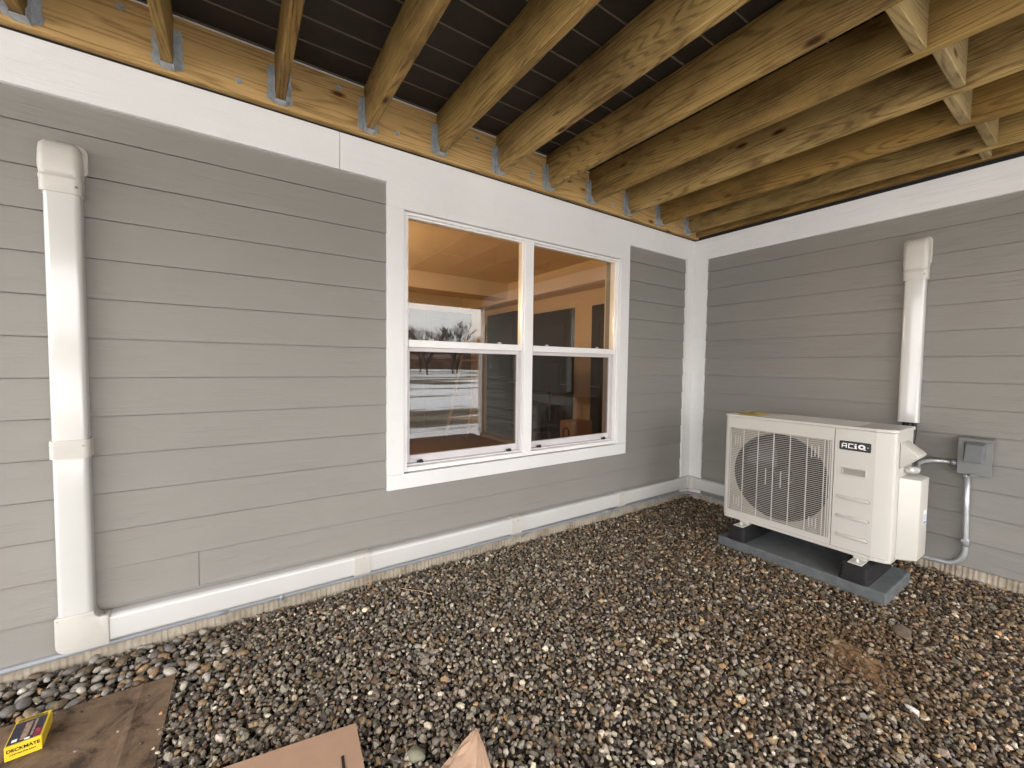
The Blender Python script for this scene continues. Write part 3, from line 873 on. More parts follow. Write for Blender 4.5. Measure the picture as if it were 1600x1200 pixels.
for k in range(1, 8):
    t = k / 7 * math.pi / 2
    pts.append((-0.033, -1.850 + 0.085 * (1 - math.cos(t)), 0.190 - 0.105 * math.sin(t)))
pts += [(-0.030, -1.60, 0.078), (-0.026, -1.36, 0.066)]
tube(bm, pts, 0.0145, 14); obj('pipe', bm, M_EMT, c2)
bm = bmesh.new(); tube(bm, [(-0.035, -1.850, 0.215), (-0.036, -1.850, 0.265)], 0.0175, 14); box(bm, -0.06, -0.016, -1.866, -1.834, 0.243, 0.255, 0.002); obj('pipe_coupling', bm, M_EMT, c2)
bm = bmesh.new(); tube(bm, [(-0.045, -1.842, 0.654), (-0.045, -1.842, 0.630)], 0.019, 12); obj('connector', bm, M_EMT, c2)

# ------------------------------------------------------------------ condenser
GX = -0.700
ac = thing('outdoor_condenser', 'cream coloured outdoor heat pump unit with round fan grille on a grey pad', 'air conditioner', (-0.53, -1.2, 0.17))
ZB0, ZT0 = 0.190, 0.918
yL, yR, yC = -0.735, -1.665, -1.584
GY0, GY1, GZ0, GZ1 = -1.382, -0.772, 0.248, 0.842
SPL = -1.3935
bm = bmesh.new()
def side_profile():
    return [(-0.36, yL), (GX + 0.020, yL), (GX + 0.006, yL - 0.006), (GX, yL - 0.022)]
# fan side: front built as frame pieces round the grille opening
def slab(y0, y1, z0, z1): box(bm, GX, GX + 0.006, y0, y1, z0, z1)
slab(SPL + 0.0015, yL - 0.022, GZ1, ZT0); slab(SPL + 0.0015, yL - 0.022, 0.212, GZ0); slab(SPL + 0.0015, GY0, GZ0, GZ1); slab(GY1, yL - 0.022, GZ0, GZ1)
prism(bm, [(GX, yL - 0.0221), (GX + 0.004, yL - 0.010), (GX + 0.012, yL - 0.003), (GX + 0.024, yL), (-0.36, yL), (-0.36, yL - 0.006), (GX + 0.02, yL - 0.006), (GX + 0.006, yL - 0.0221)], 2, 0.212, ZT0)
box(bm, -0.366, -0.36, yR + 0.01, yL - 0.0062, 0.212, ZT0)
obj('fan_panel', bm, M_AC, ac)
# shroud plate with round hole, and ring
bm = bmesh.new()
cy, cz, R_ = -1.087, 0.548, 0.286
n = 72
inner = []; outer = []
for k in range(n):
    t = 2 * math.pi * k / n
    c_, s_ = math.cos(t), math.sin(t)
    inner.append(bm.verts.new((GX + 0.022, cy + R_ * c_, cz + R_ * s_)))
    m_ = min(((GY1 if c_ > 0 else GY0) - cy) / c_ if abs(c_) > 1e-6 else 9, ((GZ1 if s_ > 0 else GZ0) - cz) / s_ if abs(s_) > 1e-6 else 9)
    outer.append(bm.verts.new((GX + 0.012, cy + m_ * c_, cz + m_ * s_)))
deep = [bm.verts.new((GX + 0.12, cy + R_ * math.cos(2 * math.pi * k / n), cz + R_ * math.sin(2 * math.pi * k / n))) for k in range(n)]
for k in range(n):
    j = (k + 1) % n
    bm.faces.new([inner[k], inner[j], outer[j], outer[k]]).material_index = 0
    bm.faces.new([deep[k], deep[j], inner[j], inner[k]]).material_index = 1
setsmooth(obj('fan_shroud', bm, [M_ACD, M_COIL], ac), 30)
# fan
bm = bmesh.new()
fx = GX + 0.075
tube(bm, [(fx - 0.02, cy, cz), (fx - 0.012, cy, cz), (fx + 0.05, cy, cz)], 0.05, 24, radii=[0.02, 0.055, 0.06])
for k in range(3):
    a0 = 2 * math.pi * k / 3 + 0.5
    rows = []
    for i in range(7):
        r = 0.05 + (0.268 - 0.05) * i / 6
        wdt = 0.55 + 0.35 * math.sin(math.pi * min(1, i / 6 * 0.8))
        row = []
        for j in range(9):
            t = a0 + (j / 8 - 0.5) * wdt * 1.35 + 0.10 * i / 6 * 3
            row.append(bm.verts.new((fx + 0.020 + 0.045 * (j / 8 - 0.5) + 0.006 * math.sin(j / 8 * math.pi), cy + r * math.cos(t), cz + r * math.sin(t))))
        rows.append(row)
    for A, B in zip(rows, rows[1:]):
        for j in range(8): bm.faces.new([A[j], A[j + 1], B[j + 1], B[j]])
fan = obj('fan', bm, M_FANB, ac, smooth=True)
so = fan.modifiers.new('thick', 'SOLIDIFY'); so.thickness = 0.003
bm = bmesh.new(); box(bm, -0.50, -0.49, -1.385, -0.76, 0.22, 0.91)
obj('coil', bm, M_COIL, ac)
# wire grille
bm = bmesh.new()
nz = 49
xg = GX - 0.004
for i in range(nz):
    z = GZ0 + 0.004 + (GZ1 - GZ0 - 0.008) * i / (nz - 1)
    box(bm, xg - 0.0012, xg + 0.0012, GY0 + 0.003, GY1 - 0.003, z - 0.0013, z + 0.0013)
vb = [-0.784, -0.872, -0.968, -1.065, -1.162, -1.257, -1.348, -1.366, -1.378]
for y in vb: box(bm, xg - 0.0045, xg - 0.0013, y - 0.0024, y + 0.0024, GZ0 + 0.002, GZ1 - 0.002)
for (y, za, zb) in ((-1.022, 0.484, 0.597), (-1.113, 0.484, 0.597), (-0.816, 0.722, 0.796), (-0.832, 0.732, 0.786), (-0.848, 0.722, 0.796), (-1.281, 0.722, 0.796), (-1.299, 0.732, 0.786), (-1.317, 0.722, 0.796), (-0.816, 0.292, 0.362), (-0.834, 0.302, 0.352), (-0.851, 0.292, 0.362), (-1.281, 0.285, 0.350), (-1.299, 0.295, 0.340), (-1.317, 0.285, 0.350)):
    box(bm, xg - 0.0045, xg - 0.0013, y - 0.0022, y + 0.0022, za, zb)
obj('fan_grille', bm, M_AC, ac)
# service panel with chamfered corner
bm = bmesh.new()
corner = [(GX, SPL - 0.0015), (GX, yC), (GX + 0.020, -1.640), (GX + 0.027, -1.655), (GX + 0.038, -1.6635), (GX + 0.052, yR), (-0.36, yR), (-0.36, yR + 0.006), (-0.62, yR + 0.006), (-0.62, SPL - 0.0015)]
prism(bm, corner, 2, 0.212, ZT0, 0.0012)
sp = setsmooth(obj('service_panel', bm, M_AC, ac), 12)
# ribs and handle recess
for rz in (0.516, 0.403, 0.290):
    bm = bmesh.new()
    prism(bm, rrect(-1.571, -1.414, rz - 0.012, rz + 0.012, 0.0118, 6), 0, GX - 0.0045, GX - 0.0002, 0.004, 2)
    setsmooth(obj('rib', bm, M_AC, sp), 50)
bm = bmesh.new()
hy0, hy1, hz0, hz1 = -1.543, -1.441, 0.655, 0.690
for (a0, a1, b0, b1) in ((hy0 - 0.006, hy1 + 0.006, hz1, hz1 + 0.006), (hy0 - 0.006, hy1 + 0.006, hz0 - 0.006, hz0), (hy0 - 0.006, hy0, hz0 + 0.0005, hz1 - 0.0005), (hy1, hy1 + 0.006, hz0 + 0.0005, hz1 - 0.0005)):
    box(bm, GX - 0.005, GX - 0.0003, a0, a1, b0, b1, 0.0015)
hnd = obj('handle_recess', bm, M_AC, sp)
bm = bmesh.new()
prism(bm, [(GX - 0.0004, hz0 + 0.0004), (GX - 0.0006, hz0 + 0.012), (GX - 0.0040, hz1 - 0.001), (GX - 0.0003, hz1 - 0.0004)], 1, hy0 + 0.0004, hy1 - 0.0004)
obj('recess_back', bm, M_ACD, hnd)  # raised wedge in darker enamel; the recess's shade is painted by colour
# badge
bm = bmesh.new()
prism(bm, rrect(-1.564, -1.418, 0.797, 0.850, 0.006, 4), 0, GX - 0.0035, GX - 0.0003, 0.0008)
bd = obj('badge', bm, M_BLACK, sp)
bm = bmesh.new()
X0, X1 = GX - 0.0048, GX - 0.0036
def bar(u0, u1, v0, v1):       # u from the left edge of the badge, v from its bottom
    box(bm, X0, X1, -1.418 - u1, -1.418 - u0, 0.797 + v0, 0.797 + v1)
def poly(p): prism(bm, [(-1.418 - u, 0.797 + v) for u, v in p], 0, X0, X1)
t = 0.0045
bar(0.012, 0.012 + t, 0.013, 0.034); poly([(0.012, 0.034), (0.017, 0.040), (0.036, 0.040), (0.036, 0.0355), (0.0185, 0.0355), (0.0165, 0.034)]); bar(0.0315, 0.036, 0.013, 0.0353); bar(0.0167, 0.0313, 0.0215, 0.026)
bar(0.043, 0.043 + t, 0.0177, 0.0353); bar(0.043, 0.067, 0.0355, 0.040); bar(0.043, 0.067, 0.013, 0.0175)
bar(0.073, 0.081, 0.013, 0.032); bar(0.073, 0.081, 0.035, 0.041); bar(0.070, 0.0728, 0.0275, 0.032); bar(0.0702, 0.0728, 0.013, 0.0165); bar(0.0812, 0.0838, 0.013, 0.0165)
# bold Q ring and tail
qc, qr = (0.105, 0.027), 0.0145
N_ = 20
for k in range(N_):
    t0, t1 = 2 * math.pi * k / N_, 2 * math.pi * (k + 1) / N_
    poly([(qc[0] + qr * 1.15 * math.cos(t0), qc[1] + qr * math.sin(t0)), (qc[0] + qr * 1.15 * math.cos(t1), qc[1] + qr * math.sin(t1)), (qc[0] + 0.0068 * math.cos(t1), qc[1] + 0.006 * math.sin(t1)), (qc[0] + 0.0068 * math.cos(t0), qc[1] + 0.006 * math.sin(t0))])
poly([(0.108, 0.020), (0.115, 0.024), (0.126, 0.012), (0.115, 0.0105)])
bar(0.130, 0.136, 0.026, 0.029)
obj('lettering', bm, M_WHITE, bd)
# lower skirt with seam and screws
bm = bmesh.new()
prism(bm, [(-0.362, yL - 0.002), (GX + 0.024, yL - 0.002), (GX + 0.004, yL - 0.012), (GX + 0.001, yL - 0.024), (GX + 0.001, yC), (GX + 0.021, -1.640), (GX + 0.040, -1.662), (-0.362, yR + 0.002)], 2, ZB0, 0.2105, 0.001)
sk = obj('base_pan', bm, M_AC, ac)
for y in (-1.30, -1.44):
    bm = bmesh.new(); tube(bm, [(GX + 0.001, y, 0.2), (GX - 0.003, y, 0.2)], 0.005, 10); obj('screw', bm, M_STEEL, sk)
# lid
bm = bmesh.new()
lo = [(-0.352, yL + 0.006), (GX + 0.02, yL + 0.006), (GX - 0.003, yL - 0.008), (GX - 0.006, yL - 0.024), (GX - 0.006, yC - 0.002), (GX + 0.014, -1.646), (GX + 0.034, -1.671), (-0.352, yR - 0.006)]
prism(bm, lo, 2, ZT0 + 0.001, 0.938, 0.004, 2)
lid = obj('top_cover', bm, M_AC, ac)
for x in (-0.40, -0.45, -0.50, -0.55, -0.60, -0.64):
    bm = bmesh.new(); prism(bm, [(x - 0.012, 0.9375), (x - 0.007, 0.9415), (x + 0.007, 0.9415), (x + 0.012, 0.9375)], 1, -1.49, -0.95, 0.0012); obj('top_rib', bm, M_AC, lid)
bm = bmesh.new(); box(bm, -0.64, -0.44, -0.92, -0.765, 0.9386, 0.9398); st = obj('warning_sticker', bm, M_YEL, lid)
bm = bmesh.new(); box(bm, -0.63, -0.60, -0.91, -0.775, 0.93985, 0.9401); box(bm, -0.58, -0.575, -0.90, -0.79, 0.93985, 0.9401); box(bm, -0.55, -0.545, -0.90, -0.79, 0.93985, 0.9401); box(bm, -0.52, -0.47, -0.84, -0.80, 0.93985, 0.9401); obj('sticker_print', bm, M_BLACK, st)
bm = bmesh.new(); box(bm, -0.685, -0.645, -0.80, -0.765, 0.9386, 0.9398); obj('sticker', bm, M_WHITE, lid)
# side: cable hood, valve cover
bm = bmesh.new()
hd = [(yR - 0.0005, 0.868), (yR - 0.0005, 0.716), (-1.736, 0.785), (-1.744, 0.795), (-1.742, 0.806)]
prism(bm, hd, 0, -0.615, -0.46, 0.005, 2)
setsmooth(obj('cable_hood', bm, M_AC, ac), 35)
bm = bmesh.new()
prism(bm, [(-0.605, yR - 0.0005), (-0.535, -1.738), (-0.530, -1.742), (-0.37, -1.742), (-0.365, -1.738), (-0.365, yR - 0.0005)], 2, 0.205, 0.668, 0.004, 2)
vc = setsmooth(obj('valve_cover', bm, M_AC, ac), 30)
for v in vc.data.vertices:
    if v.co.z > 0.6: v.co.z -= (yR - v.co.y) * 0.15
bm = bmesh.new(); box(bm, -0.455, -0.395, -1.7432, -1.7424, 0.395, 0.475); lb = obj('spec_label', bm, M_WHITE, vc)
bm = bmesh.new()
for i in range(5): box(bm, -0.450, -0.400 - 0.006 * (i % 2), -1.7437, -1.7433, 0.448 - i * 0.007, 0.4505 - i * 0.007)
box(bm, -0.448, -0.402, -1.7437, -1.7433, 0.400, 0.412)
obj('label_print', bm, M_BLUE, lb)
# mounting feet
for y in (-0.893, -1.538):
    bm = bmesh.new(); box(bm, -0.785, -0.40, y - 0.032, y + 0.032, 0.1715, 0.1755, 0.001); box(bm, -0.699, -0.40, y - 0.030, y + 0.030, 0.176, 0.1895)
    ft = obj('mounting_foot', bm, M_AC, ac)
    bm = bmesh.new(); tube(bm, [(-0.745, y, 0.176), (-0.745, y, 0.196)], 0.006, 10); tube(bm, [(-0.745, y, 0.1765), (-0.745, y, 0.181)], 0.014, 14); tube(bm, [(-0.745, y, 0.1812), (-0.745, y, 0.189)], 0.010, 6)
    obj('bolt', bm, M_STEEL, ft)
# risers
for (y0, y1, lbl) in ((-0.948, -0.828, 'black rubber riser foot under the fan end of the outdoor unit'), (-1.606, -1.470, 'black rubber riser foot under the badge end of the outdoor unit')):
    bm = bmesh.new()
    zt, zb = 0.170, 0.0755
    ring0 = rrect(-0.806, -0.375, y0, y1, 0.022, 4); ring1 = rrect(-0.792, -0.39, y0 + 0.007, y1 - 0.007, 0.016, 4)
    rings = []
    for (rg, z) in ((ring0, zb), (ring0, zb + 0.016), (rrect(-0.798, -0.383, y0 + 0.004, y1 - 0.004, 0.02, 4), zb + 0.024), (ring1, zt - 0.004), (rrect(-0.788, -0.394, y0 + 0.018, y1 - 0.018, 0.012, 4), zt)):
        rings.append([bm.verts.new((x, y, z)) for x, y in rg])
    m_ = len(ring0)
    for A, B in zip(rings, rings[1:]):
        for k in range(m_): bm.faces.new([A[k], A[(k + 1) % m_], B[(k + 1) % m_], B[k]])
    bm.faces.new(rings[0][::-1]); bm.faces.new(rings[-1])
    bmesh.ops.recalc_face_normals(bm, faces=bm.faces[:])
    # grip ribs on the sides
    for x in (-0.70, -0.62, -0.54, -0.46):
        box(bm, x - 0.008, x + 0.008, y0 + 0.004, y1 - 0.004, zb + 0.022, zt - 0.012, 0.002)
    o = obj('riser_block', bm, M_RUB); tag(o, lbl, 'riser block', 'riser blocks under the outdoor unit')
bm = bmesh.new(); box(bm, -0.808, -0.352, -1.685, -0.768, -0.004, 0.075, 0.008, 3)
pad = obj('condenser_pad', bm, M_FOAM); tag(pad, 'grey rectangular composite pad on the gravel under the outdoor unit', 'equipment pad')

# ------------------------------------------------------------------ things lying on the gravel
def board(name, corners, z, th, mat, label, cat, bend=None, nx=14, ny=14):
    """a flat sheet spanning four ground corners (x, y, dz), with thickness"""
    bm = bmesh.new()
    g = []
    c = [Vector(q) for q in corners]
    for i in range(nx + 1):
        row = []
        for j in range(ny + 1):
            u, v = i / nx, j / ny
            p = c[0] * (1 - u) * (1 - v) + c[1] * u * (1 - v) + c[2] * u * v + c[3] * (1 - u) * v
            if bend: p = bend(u, v, p)
            row.append(bm.verts.new(p + Vector((0, 0, z))))
        g.append(row)
    for i in range(nx):
        for j in range(ny): bm.faces.new([g[i][j], g[i + 1][j], g[i + 1][j + 1], g[i][j + 1]])
    bmesh.ops.recalc_face_normals(bm, faces=bm.faces[:])
    r = bmesh.ops.extrude_face_region(bm, geom=bm.faces[:])
    for v in r['geom']:
        if isinstance(v, bmesh.types.BMVert): v.co.z -= th
    bmesh.ops.recalc_face_normals(bm, faces=bm.faces[:])
    o = obj(name, bm, mat); tag(o, label, cat)
    return o
def wav(u, v, p):
    p.z += 0.004 * math.sin(5 * u + 1) * math.sin(4 * v) + (0.004 if 0.08 < u < 0.10 else 0)
    return p
board('cardboard_sheet', [(-3.868, -0.298, 0), (-5.0, -0.27, 0), (-5.0, -1.15, 0), (-3.885, -1.15, 0.0)], 0.032, 0.006, M_MUD, 'large brown mud stained cardboard sheet with the yellow screw box on it', 'cardboard', wav, 60, 30)
sb = board('cardboard_sheet', [(-3.338, -0.946, 0.012), (-4.1, -0.83, 0.0), (-4.15, -1.6, 0.0), (-3.40, -1.62, 0.0)], 0.048, 0.005, M_CARD, 'clean pinkish tan cardboard flap with a slot at the bottom edge', 'cardboard', lambda u, v, p: p + Vector((0, 0, 0.006 * math.sin(3 * u))), 30, 30)
bm = bmesh.new(); prism(bm, [(-3.405, -1.045), (-3.397, -1.045), (-3.415, -1.20), (-3.424, -1.20)], 2, 0.045, 0.0605)
slt = obj('slot', bm, M_DARK); slt.parent = sb; slt['label'] = 'narrow dark slot cut in the cardboard'

bx = thing('screw_box', 'small yellow box of deck screws with DECKMATE on its end, lying on brown cardboard', 'box', (-4.222, -0.415, 0.036))
bx.rotation_euler = (0, 0, rad(4)); bx.scale = (0.93, 0.98, 0.95)
def sub(name, bmx, mat, par=bx):
    o = obj(name, bmx, mat, par, loc=Vector((0, 0, 0))); return o
bm = bmesh.new(); box(bm, -0.042, 0.042, -0.066, 0.062, 0.0, 0.047, 0.0015); crt = sub('carton', bm, M_YEL)
bm = bmesh.new(); box(bm, -0.039, 0.036, -0.060, 0.040, 0.0472, 0.0480); sub('printed_panel', bm, plain('dark_print', (0.025, 0.022, 0.04), 0.3, var=0.5, vs=60), crt)
bm = bmesh.new(); box(bm, -0.012, 0.004, -0.052, 0.030, 0.0481, 0.0485); box(bm, 0.010, 0.016, -0.045, 0.035, 0.0481, 0.0485); sub('picture', bm, plain('picture_print', (0.30, 0.20, 0.15), 0.35, var=0.6, vs=80), crt)
bm = bmesh.new(); box(bm, 0.020, 0.034, -0.058, -0.020, 0.0481, 0.0485); sub('red_patch', bm, plain('crimson_print', (0.28, 0.02, 0.06), 0.4, var=0.5, vs=90), crt)
bm = bmesh.new(); box(bm, -0.030, -0.018, -0.052, -0.040, 0.0481, 0.0485); box(bm, 0.0, 0.012, -0.058, -0.050, 0.04815, 0.0486); sub('white_patch', bm, M_WHITE, crt)
bm = bmesh.new(); box(bm, -0.036, 0.034, 0.043, 0.0445, 0.0472, 0.0478); box(bm, -0.036, 0.034, 0.048, 0.052, 0.0472, 0.0478); box(bm, -0.036, 0.020, 0.055, 0.057, 0.0472, 0.0478); sub('strip_print', bm, M_BLACK, crt)
def sub_text(s, size, z, bold):
    m_ = frame_mtx((0, -0.0664, z), (1, 0, 0), (0, 0, 1))
    cu = bpy.data.curves.new('brand_text', 'FONT'); cu.body = s; cu.size = size; cu.extrude = 0.0003; cu.offset = bold; cu.align_x = 'CENTER'; cu.align_y = 'CENTER'
    t_ = bpy.data.objects.new('brand_text', cu); C.objects.link(t_); bpy.context.view_layer.update()
    me = bpy.data.meshes.new_from_object(t_.evaluated_get(bpy.context.evaluated_depsgraph_get())); bpy.data.objects.remove(t_)
    me.transform(m_); me.materials.clear(); me.materials.append(M_BLACK)
    o = bpy.data.objects.new('box_lettering', me); C.objects.link(o); o.parent = crt
sub_text('DECKMATE', 0.0145, 0.031, 0.0004)
bm = bmesh.new()
for i in range(14): box(bm, -0.030 + i * 0.0042, -0.0272 + i * 0.0042 + (0.0006 if i % 3 else -0.0004), -0.0668, -0.0663, 0.0155, 0.0185)
sub('small_print', bm, M_BLACK, crt)

# crumpled paper
bm = bmesh.new()
rr_ = random.Random(3)
nseg, nh = 22, 9
ang = [rr_.uniform(-0.08, 0.08) for _ in range(nseg)]
rad_j = [rr_.uniform(0.72, 1.18) for _ in range(nseg)]
rows = []
for i in range(nh + 1):
    t_ = i / nh
    row = []
    for k in range(nseg):
        a_ = 2 * math.pi * k / nseg + ang[k] + 0.35 * t_
        r_ = (0.135 * (1 - t_) ** 0.9 + 0.006) * (1 + (rad_j[k] - 1) * (1 - 0.3 * t_)) * (1 + rr_.uniform(-0.05, 0.05)) * (1 - 0.68 * max(0, math.cos(a_ - math.atan2(-0.56, 0.83))))
        row.append(bm.verts.new((-3.10 + 0.055 * t_ + r_ * math.cos(a_), -1.345 + 0.100 * t_ + r_ * 0.9 * math.sin(a_), 0.012 + 0.105 * t_ + rr_.uniform(-0.003, 0.003))))
    rows.append(row)
for A, B in zip(rows, rows[1:]):
    for k in range(nseg): bm.faces.new([A[k], A[(k + 1) % nseg], B[(k + 1) % nseg], B[k]])
bm.faces.new(rows[-1]); bm.faces.new(rows[0][::-1])
pb = obj('crumpled_paper', bm, plain('kraft_paper', (0.44, 0.29, 0.195), 0.8, var=0.1, vs=15, bmp=0.3, bs=60))
tag(pb, 'crumpled peak of tan wrapping paper standing up from the gravel at the bottom edge', 'paper')

# dirt patch
bm = bmesh.new()
bmesh.ops.create_grid(bm, x_segments=60, y_segments=60, size=0.5)
from mathutils import noise as mn
for v in list(bm.verts):
    u, w_ = v.co.x / 0.5, v.co.y / 0.5
    d = math.hypot(u, w_) + 0.35 * mn.noise(Vector((u * 2.5, w_ * 2.5, 1.3)))
    v.co.x *= 0.21; v.co.y *= 0.38
    v.co.z = -0.004 + 0.017 * max(0, 1 - d) ** 0.7 + 0.010 * mn.noise(Vector((v.co.x * 14, v.co.y * 14, 0))) + 0.006 * mn.noise(Vector((v.co.x * 45, v.co.y * 45, 0))) if d < 1 else -0.03
dirt = obj('dirt', bm, None or plain('orange_soil', (0.17, 0.095, 0.040), 0.95, var=0.4, vs=40, bmp=1.0, bs=160), smooth=True)
dirt.location = (-1.42, -1.74, 0.0); dirt.rotation_euler = (0, 0, rad(-35)); tag(dirt, kind='stuff')
dirt['label'] = 'patch of orange brown soil spilled over the gravel'

# ------------------------------------------------------------------ stones
def hull_template(npts, seed, flat):
    r = random.Random(seed)
    bm = bmesh.new()
    for i in range(npts):
        z = 1 - 2 * (i + 0.5) / npts; t = i * 2.399963 + r.uniform(-0.3, 0.3)
        s = math.sqrt(max(0, 1 - z * z)); q = r.uniform(0.72, 1.12)
        bm.verts.new((s * math.cos(t) * q, s * math.sin(t) * q * r.uniform(0.85, 1.1), z * q * flat))
    res = bmesh.ops.convex_hull(bm, input=bm.verts[:])
    bmesh.ops.delete(bm, geom=[e for e in res.get('geom_interior', []) if isinstance(e, bmesh.types.BMVert)], context='VERTS')
    bmesh.ops.triangulate(bm, faces=bm.faces[:])
    bm.verts.index_update()
    V = np.array([v.co[:] for v in bm.verts]); F = np.array([[v.index for v in f.verts] for f in bm.faces])
    bm.free()
    return V, F
def pebble_template(seed):
    r = random.Random(seed)
    bm = bmesh.new(); bmesh.ops.create_icosphere(bm, subdivisions=2, radius=1)
    off = Vector((r.uniform(0, 50), 0, 0))
    for v in bm.verts:
        v.co *= 1 + 0.35 * mn.noise(v.co * 0.9 + off)
        v.co.y *= 0.8; v.co.z *= 0.55
    V = np.array([v.co[:] for v in bm.verts]); F = np.array([[v.index for v in f.verts] for f in bm.faces]); bm.free()
    return V, F
def scatter(name, temps, pos, size, tilt, cols, mat, smooth=False):
    n = len(pos)
    ti = nrs.randint(0, len(temps), n)
    yaw_ = nrs.uniform(0, 2 * np.pi, n); a = nrs.normal(0, tilt, n); b_ = nrs.normal(0, tilt, n)
    cyw, syw, ca, sa, cb, sb_ = np.cos(yaw_), np.sin(yaw_), np.cos(a), np.sin(a), np.cos(b_), np.sin(b_)
    Rz = np.zeros((n, 3, 3)); Rz[:, 0, 0] = cyw; Rz[:, 0, 1] = -syw; Rz[:, 1, 0] = syw; Rz[:, 1, 1] = cyw; Rz[:, 2, 2] = 1
    Rx = np.zeros((n, 3, 3)); Rx[:, 0, 0] = 1; Rx[:, 1, 1] = ca; Rx[:, 1, 2] = -sa; Rx[:, 2, 1] = sa; Rx[:, 2, 2] = ca
    Ry = np.zeros((n, 3, 3)); Ry[:, 0, 0] = cb; Ry[:, 0, 2] = sb_; Ry[:, 2, 0] = -sb_; Ry[:, 2, 2] = cb; Ry[:, 1, 1] = 1
    Rm = Rx @ Ry @ Rz
    Vs, Fs, Cs = [], [], []
    base = 0
    for t_, (V, F) in enumerate(temps):
        idx = np.where(ti == t_)[0]
        if len(idx) == 0: continue
        st = size[idx][:, None, :] * V[None]
        P = np.einsum('nij,nvj->nvi', Rm[idx], st) + pos[idx][:, None, :]
        nv = V.shape[0]
        Vs.append(P.reshape(-1, 3)); Cs.append(np.repeat(cols[idx], nv, axis=0))
        Fs.append((F[None] + (base + np.arange(len(idx)) * nv)[:, None, None]).reshape(-1, 3))
        base += nv * len(idx)
    V = np.concatenate(Vs); F = np.concatenate(Fs); Cc = np.concatenate(Cs)
    me = bpy.data.meshes.new(name)
    me.vertices.add(len(V)); me.vertices.foreach_set('co', V.astype(np.float32).ravel())
    me.loops.add(F.size); me.loops.foreach_set('vertex_index', F.astype(np.int32).ravel())
    me.polygons.add(len(F)); me.polygons.foreach_set('loop_start', (np.arange(len(F)) * 3).astype(np.int32))
    me.polygons.foreach_set('use_smooth', np.full(len(F), smooth))
    at = me.attributes.new('stone_colour', 'FLOAT_COLOR', 'POINT')
    at.data.foreach_set('color', np.concatenate([Cc, np.ones((len(Cc), 1))], 1).astype(np.float32).ravel())
    me.update(calc_edges=True)
    me.materials.append(mat)
    o = bpy.data.objects.new(name, me); C.objects.link(o)
    return o
PAL = np.array([(0.165, 0.148, 0.125), (0.10, 0.088, 0.075), (0.25, 0.228, 0.195), (0.13, 0.092, 0.060), (0.20, 0.148, 0.090), (0.34, 0.305, 0.25), (0.060, 0.044, 0.032), (0.17, 0.160, 0.148), (0.25, 0.16, 0.085), (0.44, 0.405, 0.345)])
PROB_A = np.array([0.22, 0.17, 0.17, 0.10, 0.08, 0.08, 0.05, 0.10, 0.02, 0.02])
PROB_B = np.array([0.05, 0.07, 0.04, 0.27, 0.19, 0.05, 0.24, 0.02, 0.05, 0.02])
def colours(pos):
    n = len(pos)
    # brown towards the condenser, greyer near the left wall
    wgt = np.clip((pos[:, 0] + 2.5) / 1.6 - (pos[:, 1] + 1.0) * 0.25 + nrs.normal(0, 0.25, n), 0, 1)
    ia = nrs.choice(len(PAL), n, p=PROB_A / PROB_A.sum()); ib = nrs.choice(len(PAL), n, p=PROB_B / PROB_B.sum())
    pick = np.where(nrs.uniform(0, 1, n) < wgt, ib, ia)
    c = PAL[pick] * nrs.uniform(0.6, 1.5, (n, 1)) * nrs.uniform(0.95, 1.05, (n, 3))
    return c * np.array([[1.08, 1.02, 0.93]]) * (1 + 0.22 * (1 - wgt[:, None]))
def grid_pts(x0, x1, y0, y1, sp, jit):
    gx, gy = np.meshgrid(np.arange(x0, x1, sp), np.arange(y0, y1, sp))
    p = np.stack([gx.ravel(), gy.ravel()], 1)
    return p + nrs.uniform(-jit, jit, p.shape) * sp
def keep(p, m=0.0):
    ok = (p[:, 0] < -0.008) & (p[:, 1] < -0.008)
    inpad = (p[:, 0] > -0.80 - m) & (p[:, 0] < -0.36 + m) & (p[:, 1] > -1.68 - m) & (p[:, 1] < -0.775 + m)
    return ok & ~inpad
def surf(p):
    """gentle unevenness of the gravel; a little higher at the left"""
    return 0.006 * np.sin(p[:, 0] * 2.1 + 0.5) * np.cos(p[:, 1] * 2.7) + 0.018 * np.clip((-p[:, 0] - 2.2) / 1.8, 0, 1)
hulls = [hull_template(npt, s_, fl) for s_, (npt, fl) in enumerate([(12, .6), (14, .7), (13, .55), (16, .65), (11, .75), (15, .5), (12, .8), (18, .6), (14, .62), (13, .7), (10, .65), (16, .72)])]
P = []
for (sp, zlo, zhi) in ((0.0190, -0.006, 0.000), (0.0175, 0.001, 0.008), (0.0220, 0.008, 0.014)):
    p = grid_pts(-5.0, 0.0, -2.75, 0.0, sp, 0.55)
    p = p[keep(p)]
    cut = (p[:, 1] > -0.50) & (nrs.uniform(0, 1, len(p)) < 0.6 * np.clip((-p[:, 0] - 3.6) * 2.2, 0, 1))
    p = p[~cut]
    p = p[~((p[:, 0] < -3.89) & (p[:, 1] < -0.32))]
    P.append(np.column_stack([p, nrs.uniform(zlo, zhi, len(p)) + surf(p)]))
bits = np.array([[-4.02, -0.47], [-3.97, -0.60], [-4.06, -0.66], [-3.95, -0.41], [-4.12, -0.56], [-3.93, -0.70], [-4.01, -0.80], [-4.15, -0.72], [-3.90, -0.52], [-4.09, -0.38], [-3.98, -0.35]])
P.append(np.column_stack([bits + nrs.normal(0, 0.02, bits.shape), np.full(len(bits), 0.037)]))
P = np.concatenate(P)
d_ = np.hypot((P[:, 0] + 1.42) / 0.16, (P[:, 1] + 1.74) / 0.16)
P = P[~((d_ < 1) & (nrs.uniform(0, 1, len(P)) < 0.45))]
n = len(P)
onb = P[:, 2] > 0.0365
sz = np.clip(nrs.lognormal(math.log(0.0097), 0.34, n), 0.0055, 0.024)
sz = np.where(onb & (P[:, 0] < -3.88), sz * 0.5, sz)
